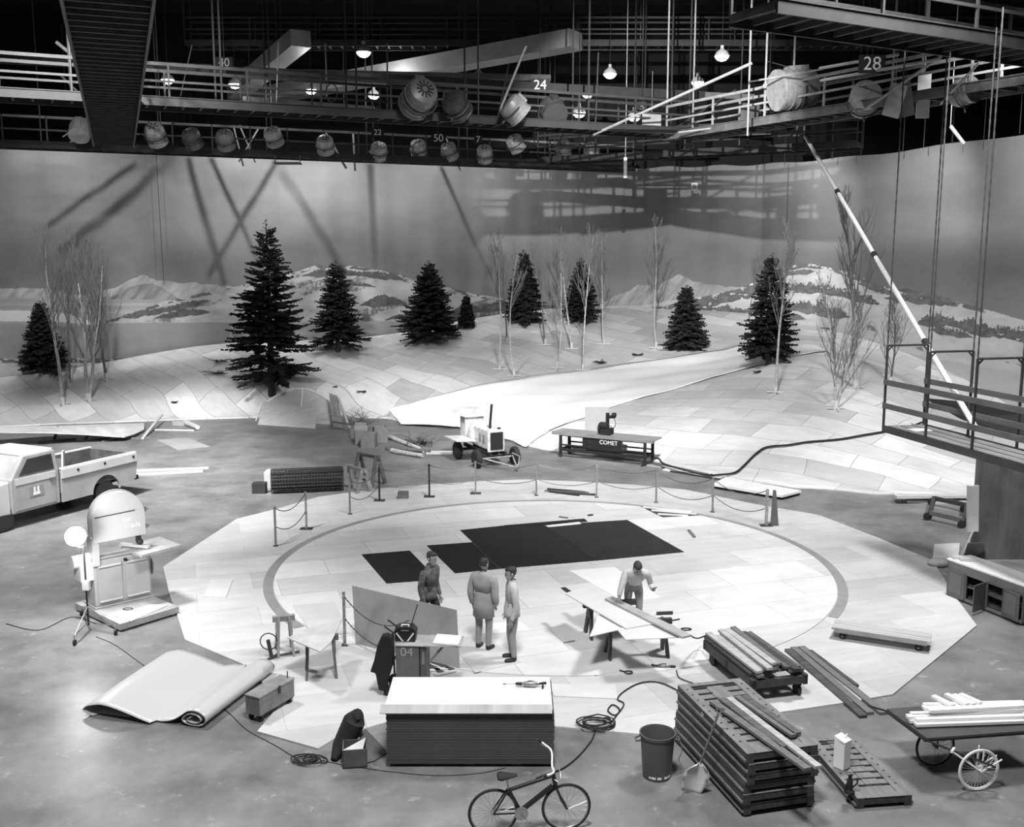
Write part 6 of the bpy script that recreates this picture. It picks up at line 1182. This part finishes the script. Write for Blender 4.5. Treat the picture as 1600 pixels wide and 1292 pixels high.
# leaning flats
b = MB(); bl2, br2 = G(403, 664), G(492, 671); t = thing('scenery_flat', 'pale plywood scenery flat lying tilted against the arched one', 'scenery flat', (bl2.x, bl2.y, 0))
b.slab([bl2+Vector((0, 0, .03)), br2+Vector((0, 0, .03)), V(497, 640, br2.y+1.1), V(412, 626, bl2.y+1.6)], .04); build('face', b, plyp, t, world=True)
b = MB(); b.beam(G(400, 658), V(409, 630, bl2.y+1.5), .06, .06); b.beam(G(400, 658)+Vector((0, .3, .35)), bl2+Vector((0, .3, .35)), .05, .05); build('edge_frame', b, whb, t, world=True)
def arch(label, x0, x1, yb0, yb1, ytop, m_, dY, nm='arched_flat', lean=.5):
    a_, c_ = G(x0, yb0), G(x1, yb1); t = thing(nm, label, 'scenery flat', (a_.x, a_.y, 0)); top = V((x0+x1)/2, ytop, (a_.y+c_.y)/2+dY); hgt = top.z; n = 16; d = c_-a_; back = Vector((0, dY, 0)); pts = [a_]
    for i in range(n+1):
        u = i/n; h = hgt*(.35+.65*math.sin(math.pi*u)**.7) if 0 < u < 1 else hgt*.35; pts.append(a_+d*u+back*(h/hgt)+Vector((0, 0, h)))
    pts.append(c_); b = MB(); vs = [p for p in pts]; b.slab(vs, .05); build('face', b, m_, t, world=True)
    b = MB()
    b.tube([p-Vector((0, .05, 0)) for p in pts], .05, 6)
    b.beam(a_+d*.55, pts[9]-Vector((0, .06, 0)), .05, .06); build('rim_frame', b, whb, t, world=True); return t
arch('big arched plywood scenery flat leaning at the foot of the left hill', 406, 522, 655, 664, 607, plyp, 1.6)
t = thing('dark_flat', 'dark narrow flat standing on edge beside the arched one', 'scenery flat', G(528, 668)); b = MB(); b.slab([G(521, 667, .02), G(536, 668, .02), V(527, 618, 45.6), V(514, 614, 45.6)], .04); build('face', b, mat('flat back grey', .22, .6, .2, 3), t, world=True); b = MB(); b.beam(G(546, 669, .05), V(529, 622, 45.3), .09, .07); build('edge_batten', b, lumber, t, world=True)
plank('lumber_board', 'weathered batten lying from the dark flat toward the cartons', G(520, 660, .3), G(562, 666, .3), .12, .06, barkm)
# wire mesh roll and boxes
a_, c_ = G(424, 774), G(537, 769); d = c_-a_; Lm = d.length; t = thing('mesh_roll', 'long black roll of wire mesh lying on the floor', 'wire mesh roll', a_, yaw(a_, c_)); b = MB(); r_ = .37
b.lathe([(r_*.80, .02), (r_*.80, Lm-.02)], 20, (0, .37, r_), 'x'); build('inner_layers', b, mat('mesh core', .02, .7), t); b = MB()
for k in range(26): x = Lm*k/25; b.tube([(x, .37+r_*math.cos(a), r_+r_*math.sin(a)) for a in [2*math.pi*i/18 for i in range(18)]], .012, 4, closed=True)
for i in range(20): a = 2*math.pi*i/20; b.tube([(0, .37+r_*math.cos(a), r_+r_*math.sin(a)), (Lm, .37+r_*math.cos(a), r_+r_*math.sin(a))], .012, 4)
for k in range(9): a = 1.2+k*.12; b.tube([(0, .37+r_*1.05*math.cos(a), r_+r_*1.06*math.sin(a)), (Lm, .37+r_*1.05*math.cos(a), r_+r_*1.06*math.sin(a))], .006, 3)
build('wire_mesh', b, mat('mesh wire', .035, .5), t)
for k, (px, py, d_, m_, lb) in enumerate(((406, 770, (.42, .3, .34), mid, 'dark box at the end of the wire mesh roll'), (434, 761, (.75, .5, .55), plyp, 'pale box just behind the wire mesh roll'))):
    b = MB(); b.box((0, 0, d_[2]/2), d_); o = build('storage_box', b, m_, origin=(0, 0, 0), bevel=.01); o.location = G(px, py); tag(o, lb, 'box')
# small sawhorses by the mesh roll
sawhorse('pale low sawhorse in front of the dark one by the mesh roll', G(543, 762), G(570, 771), .78, hmp, .26, over=.2)
sawhorse('taller dark sawhorse behind the pale one by the mesh roll', G(561, 752), G(592, 758), .98, hm, .30, over=.1)
# ------------------------------------------------------------------ hanging cradle, its ropes and the slanting pole
za = 3.30; A_ = V(1380, 668, 24.6); za = A_.z; Bf = G(1521, 708, za); ux = (Bf-A_).normalized(); LN = (Bf-A_).length; rz = yaw(A_, Bf)
Cb = G(1434, 660, za); WD = abs((Cb-A_).dot(Vector((-math.sin(rz), math.cos(rz), 0)))); WD = max(.8, min(1.1, WD)); print('cradle', A_, LN, WD)
t = thing('hanging_cradle', 'scaffold cradle with plank deck hanging on long ropes over the right-hand hill', 'cradle', A_, rz); sm_ = mat('scaffold tube', .045, .45, .3, 6); up_ = 1
LT = LN+1.6
for y in (0, WD): b = MB(); b.box((LT/2, y, -.02), (LT, .06, .16)); build('deck_beam', b, sm_, t)
b = MB(); nk = int(LT/.16)
for k in range(nk+1): b.box((LT*k/nk, WD/2, -.01), (.03, WD, .04))
build('deck_rungs', b, black, t)
for k, y in enumerate((WD*.2, WD*.5, WD*.8)): b = MB(); b.box((LT/2, y, .035), (LT-.08, WD*.24, .03)); build('deck_plank', b, mat('cradle plank', .22, .6, .35, 3, stretch=(.3, 4, 1)), t)
for k, x in enumerate((.0, LN*.5, LN*.98, LT)):
    hh = 2.0; b = MB()
    for y in (0, WD): b.tube([(x, y, -.08), (x, y, hh)], .032, 8)
    b.tube([(x, 0, hh), (x, WD, hh)], .026, 8); b.tube([(x, .14, hh), (x, 0, hh-.14)], .02, 6); b.tube([(x, WD-.14, hh), (x, WD, hh-.14)], .02, 6); b.lathe([(.05, .5), (.05, .56)], 8, (x, 0, 0)); b.lathe([(.05, 1.1), (.05, 1.16)], 8, (x, 0, 0)); b.lathe([(.05, 1.1), (.05, 1.16)], 8, (x, WD, 0)); build('end_frame', b, sm_, t, smooth=True)
for y in (0, WD):
    for z_ in (.55, 1.12): b = MB(); b.box((LT/2, y-.03, z_), (LT+.04, .035, .13)); build('guard_board', b, mat('guard board', .12, .6, .3, 3, stretch=(.3, 4, 1)), t)
rp = mat('rope dark', .06, .8, .5, 40)
bpy.context.view_layer.update(); Mw = t.matrix_world.copy(); Mw = Matrix.Translation(t.location)@Matrix.Rotation(rz, 4, 'Z')
rl = ['at the outer far corner', 'at the inner far corner', 'above the middle, outer side', 'above the middle, inner side', 'nearest corner, outer side', 'nearest corner, inner side']
for k, (x, y) in enumerate(((0, 0), (0, WD), (LN*.5, 0), (LN*.5, WD), (LN*.98, 0), (LN*.98, WD))):
    q = Mw@Vector((x, y, 2.0)); e = Vector((q.x+.02, q.y, 12.3)); b = MB(); n = 60; b.tube([q.lerp(e, i/n) for i in range(n+1)], [.022 if i % 2 else .014 for i in range(n+1)], 6); tag(build('rope', b, rp, smooth=True), 'long rope holding the hanging cradle '+rl[k], 'rope', 'ropes of the hanging cradle')
b = MB(); b.slab([Mw@Vector((.65, WD*.2, .07)), Mw@Vector((1.0, WD*.2, .07)), Mw@Vector((1.0, WD*.6, .07)), Mw@Vector((.65, WD*.6, .07))], .015); tag(build('scrap_board', b, white), 'small white board lying on the hanging cradle deck', 'board')
# second cradle deck edges beyond: the dark stage edge behind it
e1, e2, e3 = V(1447, 622, 36.5), V(1640, 655, 33.5), V(1640, 690, 33.0); b = MB(); b.slab([V(1447, 622, 36.6), V(1640, 640, 34.0), V(1640, 700, 33.0), V(1500, 652, 34.6)], .1); tag(build('dark_platform', b, black), 'black platform edge behind the hanging cradle', 'platform')
pA, pB = V(1258, 213, 38.5), V(1524, 668, 22.6); t = thing('slanting_pole', 'long white jointed pole slanting from the grid down to the hanging cradle', 'pole', pB); b = MB(); b.tube([pA-pB, Vector((0, 0, 0))], [.065, .065], 10); build('pole', b, white, t, smooth=True)
for f in (.20, .47, .72): q = (pA-pB)*f; dd = (pA-pB).normalized(); b = MB(); b.tube([q-dd*.12, q+dd*.12], .085, 10); build('joint', b, mid, t, smooth=True)
b = MB(); q0, q1 = V(1485, 197, 34), V(1506, 224, 34); b.tube([q0, q1], .06, 8); b.tube([q0, q0+Vector((0, 0, 9.5))], .012, 5); tag(build('pipe_stub', b, white, smooth=True), 'short white pipe hanging at the upper right above the painted cloth', 'pipe')
# ------------------------------------------------------------------ people
skin = mat('skin', .30, .5, .05, 3); hairm = mat('hair', .03, .7, .3, 12)
def person(label, loc, face, J, cloth, heady, hair=.02, scale=1.0, coat=False, plaid=False):
    """J: joints in the person's own frame (x = to the person's left, -y = forward)"""
    t = thing('person', label, 'person', loc, face)
    vs, es, rd = [], [], []
    def chain_(names, radii, root=None):
        prev = root
        for n, r in zip(names, radii):
            vs.append(J[n] if isinstance(n, str) else n); rd.append(r); i = len(vs)-1
            if prev is not None: es.append((prev, i))
            prev = i
        return prev
    pel = chain_(['pelvis'], [.135])
    wa = chain_(['waist', 'chest'], [.125, .155], pel); ne = chain_(['neck0', 'neck1'], [.075, .058], wa)
    for s in ('l', 'r'):
        k = chain_([s+'hip', s+'knee0', s+'knee', s+'shin', s+'ankle'], [.095, .072, .058, .052, .040], pel); chain_([s+'heel', s+'toe'], [.042, .034], k)
        k = chain_([s+'sh', s+'el0', s+'elbow', s+'fore', s+'wrist'], [.068, .050, .042, .038, .026], wa)
        w_ = Vector(J[s+'wrist']); hd = Vector(J[s+'hand']); dr = (hd-w_).normalized(); sd = dr.orthogonal().normalized() if s+'side' not in J else Vector(J[s+'side']).normalized()
        pm2 = w_+dr*.06; palm = chain_([tuple(pm2)], [.030], k)
        for f, (o_, ln, cu) in enumerate(((-.032, .075, .2), (-.011, .085, .15), (.011, .08, .2), (.032, .065, .3))):
            b0 = pm2+dr*.035+sd*o_; nn = dr.cross(sd)*(-.03*(1+cu)); chain_([tuple(b0), tuple(b0+dr*ln*.55+nn*.3), tuple(b0+dr*ln+nn)], [.011, .0095, .008], palm)
        th = pm2-dr*.01+sd*-.035; chain_([tuple(th), tuple(th+dr*.03-sd*.03), tuple(th+dr*.06-sd*.035)], [.012, .011, .009], palm)
    me = bpy.data.meshes.new('b'); me.from_pydata([tuple(v) for v in vs], es, []); o = bpy.data.objects.new('b', me); COL.objects.link(o)
    sk = o.modifiers.new('s', 'SKIN'); 
    for i, r in enumerate(rd): me.skin_vertices[0].data[i].radius = (r, r*.86 if i < 3 else r)
    me.skin_vertices[0].data[0].use_root = True; su = o.modifiers.new('u', 'SUBSURF'); su.levels = 1; su.render_levels = 1
    dg = bpy.context.evaluated_depsgraph_get(); bm_me = bpy.data.meshes.new_from_object(o.evaluated_get(dg)); bpy.data.objects.remove(o)
    import bmesh
    hc = Vector(J['head']); hn = Vector(J['nose']).normalized(); ndir = (hc-Vector(J['neck1'])).normalized(); sx_ = hn.cross(ndir).normalized(); upv = sx_.cross(hn).normalized()
    hb = MB(); Mh = Matrix((sx_, -hn, upv)).transposed()
    def P(x, y, z): return hc+Mh@Vector((x, y, z))
    # head: profile rings from chin to crown  (x half width, y front, y back)
    rings = ((-.125, .030, -.080, -.03), (-.105, .048, -.092, .02), (-.07, .060, -.098, .055), (-.03, .070, -.100, .082), (.01, .075, -.098, .098), (.045, .076, -.100, .104), (.08, .070, -.088, .098), (.105, .052, -.060, .075), (.122, .022, -.02, .03))
    nr_ = 16; vv = []
    for z_, hw, yf, yb in rings:
        cy = (yf+yb)/2; hy = (yb-yf)/2
        for k in range(nr_): a = 2*math.pi*k/nr_; vv.append(P(hw*math.cos(a), cy+hy*math.sin(a), z_))
    hb.add(vv, [(i*nr_+k, i*nr_+(k+1) % nr_, (i+1)*nr_+(k+1) % nr_, (i+1)*nr_+k) for i in range(len(rings)-1) for k in range(nr_)]+[tuple(range(nr_)), tuple((len(rings)-1)*nr_+k for k in range(nr_))])
    hb.add([P(-.014, -.095, .01), P(.014, -.095, .01), P(.018, -.098, -.03), P(-.018, -.098, -.03), P(0, -.128, -.028)], [(0, 1, 4), (1, 2, 4), (2, 3, 4), (3, 0, 4)])
    for s in (-1, 1): hb.box(P(s*.078, .01, -.005), (.02, .035, .06), Mh)
    hb.box(P(0, -.102, -.062), (.045, .012, .008), Mh)
    bm = bmesh.new(); bm.from_mesh(bm_me); hbm = bpy.data.meshes.new('h'); hbm.from_pydata([tuple(v) for v in hb.v], [], hb.f); bm.from_mesh(hbm); me2 = bpy.data.meshes.new('body'); bm.to_mesh(me2); bm.free()
    me2.materials.append(skin); me2.polygons.foreach_set('use_smooth', [True]*len(me2.polygons)); body = bpy.data.objects.new('body', me2); COL.objects.link(body); body.parent = t
    # hair: a cap over the crown and the back of the head
    cb = MB(); vv = []; HR = [r for r in rings if r[0] > -.07]
    for z_, hw, yf, yb in HR:
        for k in range(nr_):
            a = 2*math.pi*k/nr_; cy = (yf+yb)/2; hy = (yb-yf)/2; g = 1.13 if z_ < .1 else 1.2; fr = max(0, -math.sin(a)); zz = z_+.012
            sh = 1 if (z_ > .05 or fr < .35) else .80; vv.append(P(hw*g*math.cos(a)*sh, cy+hy*g*math.sin(a)*sh, zz))
    cb.add(vv, [(i*nr_+k, i*nr_+(k+1) % nr_, (i+1)*nr_+(k+1) % nr_, (i+1)*nr_+k) for i in range(len(HR)-1) for k in range(nr_)]+[tuple((len(HR)-1)*nr_+k for k in range(nr_))])
    build('hair', cb, hairm, t, smooth=2)
    eb = MB()
    for s in (-1, 1): eb.ball(P(s*.032, -.094, .012), .011, 8)
    build('eyes', eb, black, body)
    # clothes: shells grown out of the body surface
    def near(p, segs):
        best = 9
        for a, c, r in segs:
            a, c = Vector(a), Vector(c); d = c-a; u = max(0, min(1, (p-a).dot(d)/max(1e-9, d.length_squared))); best = min(best, (p-a-d*u).length-r)
        return best
    def shell(nm_, m_, regions, grow):
        src = bm_me; bm = bmesh.new(); bm.from_mesh(src); bm.normal_update(); kill = [f for f in bm.faces if regions(f.calc_center_median()) is False]; bmesh.ops.delete(bm, geom=kill, context='FACES')
        for v in bm.verts: v.co = v.co+v.normal*grow
        bmm = bpy.data.meshes.new(nm_); bm.to_mesh(bmm); bm.free(); bmm.materials.append(m_); bmm.polygons.foreach_set('use_smooth', [True]*len(bmm.polygons)); q = bpy.data.objects.new(nm_, bmm); COL.objects.link(q); q.parent = t; s_ = q.modifiers.new('s', 'SOLIDIFY'); s_.thickness = .012; s_.offset = -1; return q
    armsegs = lambda lim: [(J[s+'sh'], J[s+'elbow'], 0) for s in 'lr']+([(J[s+'elbow'], J[s+'wrist'], 0) for s in 'lr'] if lim else [])
    tors = [(Vector(J['pelvis']).lerp(Vector(J['waist']), .55), J['waist'], 0), (J['waist'], J['chest'], 0), (J['chest'], J['neck0'], 0)]
    legs = [(J[s+'hip'], J[s+'knee'], 0) for s in 'lr']+[(J[s+'knee'], J[s+'ankle'], 0) for s in 'lr']+[(J['pelvis'], J[s+'hip'], .07) for s in 'lr']
    feet = [(J[s+'heel'], J[s+'toe'], 0) for s in 'lr']+[(J[s+'ankle'], J[s+'heel'], 0) for s in 'lr']
    hands = [(J[s+'wrist'], J[s+'hand'], 0) for s in 'lr']; neck = [(J['neck1'], J['head'], 0)]
    groups = {'up': tors+armsegs(True), 'lo': legs, 'ft': feet, 'ha': hands+neck}
    def cls(p): return min(groups, key=lambda g: near(p, groups[g]))
    cf = lambda p: cls(p)
    if coat is not None:
        z0 = J['pelvis'][2]-(.30 if coat else .10); hb2 = MB(); px_, py_ = J['pelvis'][0], J['pelvis'][1]
        hb2.lathe([(.10, J['waist'][2]+.09), (.158 if coat else .145, J['waist'][2]+.0), (.172, J['pelvis'][2]+.05), (.185 if coat else .172, J['pelvis'][2]-.04), (.20 if coat else .176, z0)], 24); hb2.v = [(v[0]*1.08+px_, v[1]*.86+py_, v[2]) for v in hb2.v]; hb2.f = [f for f in hb2.f if len(f) == 4]
        q = build('shirt_hem' if not coat else 'coat_skirt', hb2, cloth[0], t, smooth=2); s_ = q.modifiers.new('s', 'SOLIDIFY'); s_.thickness = .01
    cl_ = MB(); nk = Vector(J['neck0']); cl_.lathe([(.085, -.01), (.068, .045)], 14, nk+Vector((0, 0, .02))); cl_.f = [f for f in cl_.f if len(f) == 4]; build('collar', cl_, cloth[0], t, smooth=2)
    shell('shirt', cloth[0], lambda p: cf(p) == 'up', .016 if not coat else .03); shell('trousers', cloth[1], lambda p: cf(p) == 'lo', .014); shell('shoes', dark, lambda p: cf(p) == 'ft', .008)
    return t
def stand(lean=0, arms=0, stride=0):
    z = 1.0; J = dict(pelvis=(0, 0, .96), waist=(0, -.01-lean*.25, 1.12), chest=(0, 0-lean*.6, 1.34), neck0=(0, .01-lean*.9, 1.47), neck1=(0, .0-lean*1.0, 1.54), head=(0, -.02-lean*1.1, 1.65), nose=(0, -1, -.15))
    for s, k in (('l', 1), ('r', -1)):
        st = stride*k; J.update({s+'hip': (k*.10, 0, .88), s+'knee0': (k*.11, -st*.18, .68), s+'knee': (k*.11, -.02-st*.26, .50), s+'shin': (k*.11, -st*.28, .32), s+'ankle': (k*.11, .02-st*.32, .10), s+'heel': (k*.11, .04-st*.32, .045), s+'toe': (k*.13, -.16-st*.32, .04)})
        J.update({s+'sh': (k*.20, -lean*.7, 1.41), s+'el0': (k*.25, .01-lean*.5, 1.26), s+'elbow': (k*.27, .03-lean*.4, 1.12), s+'fore': (k*.27, 0-lean*.4, .99), s+'wrist': (k*.27, -.05-lean*.4, .86), s+'hand': (k*.265, -.08-lean*.4, .72), s+'side': (0, 1, 0)})
    return J
gl = mat('shirt light grey', .50, .8, .12, 6); gl2 = mat('work coat grey', .36, .8, .12, 6); tr1 = mat('trousers light', .30, .8, .1, 6); plaidm = mat('shirt dark check', .10, .8, .6, 14)
J = stand(); J['rwrist'] = (-.20, -.12, .90); J['rhand'] = (-.15, -.17, .78)
person('standing man in a light work coat with broad shoulders, his back half turned', G(756, 1014, TZ), R(150), J, (gl2, tr1), 0, coat=True)
person('standing man facing the broad-shouldered man, arms hanging', G(800, 1031, TZ), R(-80), stand(), (gl, tr1), 0)
person('man in dark checked shirt and dark trousers stepping past the leaning board', G(671, 1000, TZ), R(60), stand(.05, 0, .5), (plaidm, mat('trousers dark', .02, .8)), 0)
# bending man: leans over the plank, right hand on it
pf = G(996, 1000, TZ); hd = G(968, 940, .84)
J = stand(); J.update(pelvis=(0, .10, .92), waist=(0, -.04, 1.06), chest=(.0, -.24, 1.24), neck0=(0, -.36, 1.34), neck1=(0, -.41, 1.38), head=(0, -.50, 1.45), nose=(.1, -.75, -.65))
for s, k in (('l', 1), ('r', -1)): J.update({s+'hip': (k*.10, .08, .86), s+'knee0': (k*.11, .05, .68), s+'knee': (k*.11, .0, .50), s+'shin': (k*.11, .04, .32), s+'ankle': (k*.11, .08, .10), s+'heel': (k*.11, .11, .045), s+'toe': (k*.13, -.09, .04), s+'sh': (k*.20, -.28, 1.28)})
fa = R(0); rel = hd-pf
J.update(rel0=0); J.pop('rel0')
J.update(rsh=(-.20, -.28, 1.28), rel=0); J.pop('rel')
hx_, hy_ = -.34, -.50
J.update(rel0=(-.26, -.36, 1.14)); J['rel0'] = (-.26, -.36, 1.14); J['relbow'] = (-.30, -.42, 1.03); J['rfore'] = (-.33, -.46, .95); J['rwrist'] = (-.34, -.49, .885); J['rhand'] = (-.35, -.58, .85); J['rside'] = (1, 0, 0)
J['lel0'] = (.27, -.22, 1.14); J['lelbow'] = (.30, -.16, 1.02); J['lfore'] = (.32, -.26, .98); J['lwrist'] = (.33, -.38, .98); J['lhand'] = (.34, -.46, 1.05); J['lside'] = (1, 0, .2)
base = hd-Vector((hx_, -.53, .84)); base.z = TZ
person('dark-haired man in a light shirt bending over the work table, hand on the plank', base, 0, J, (mat('shirt pale', .55, .8, .08, 6), tr1), 0, coat=None)
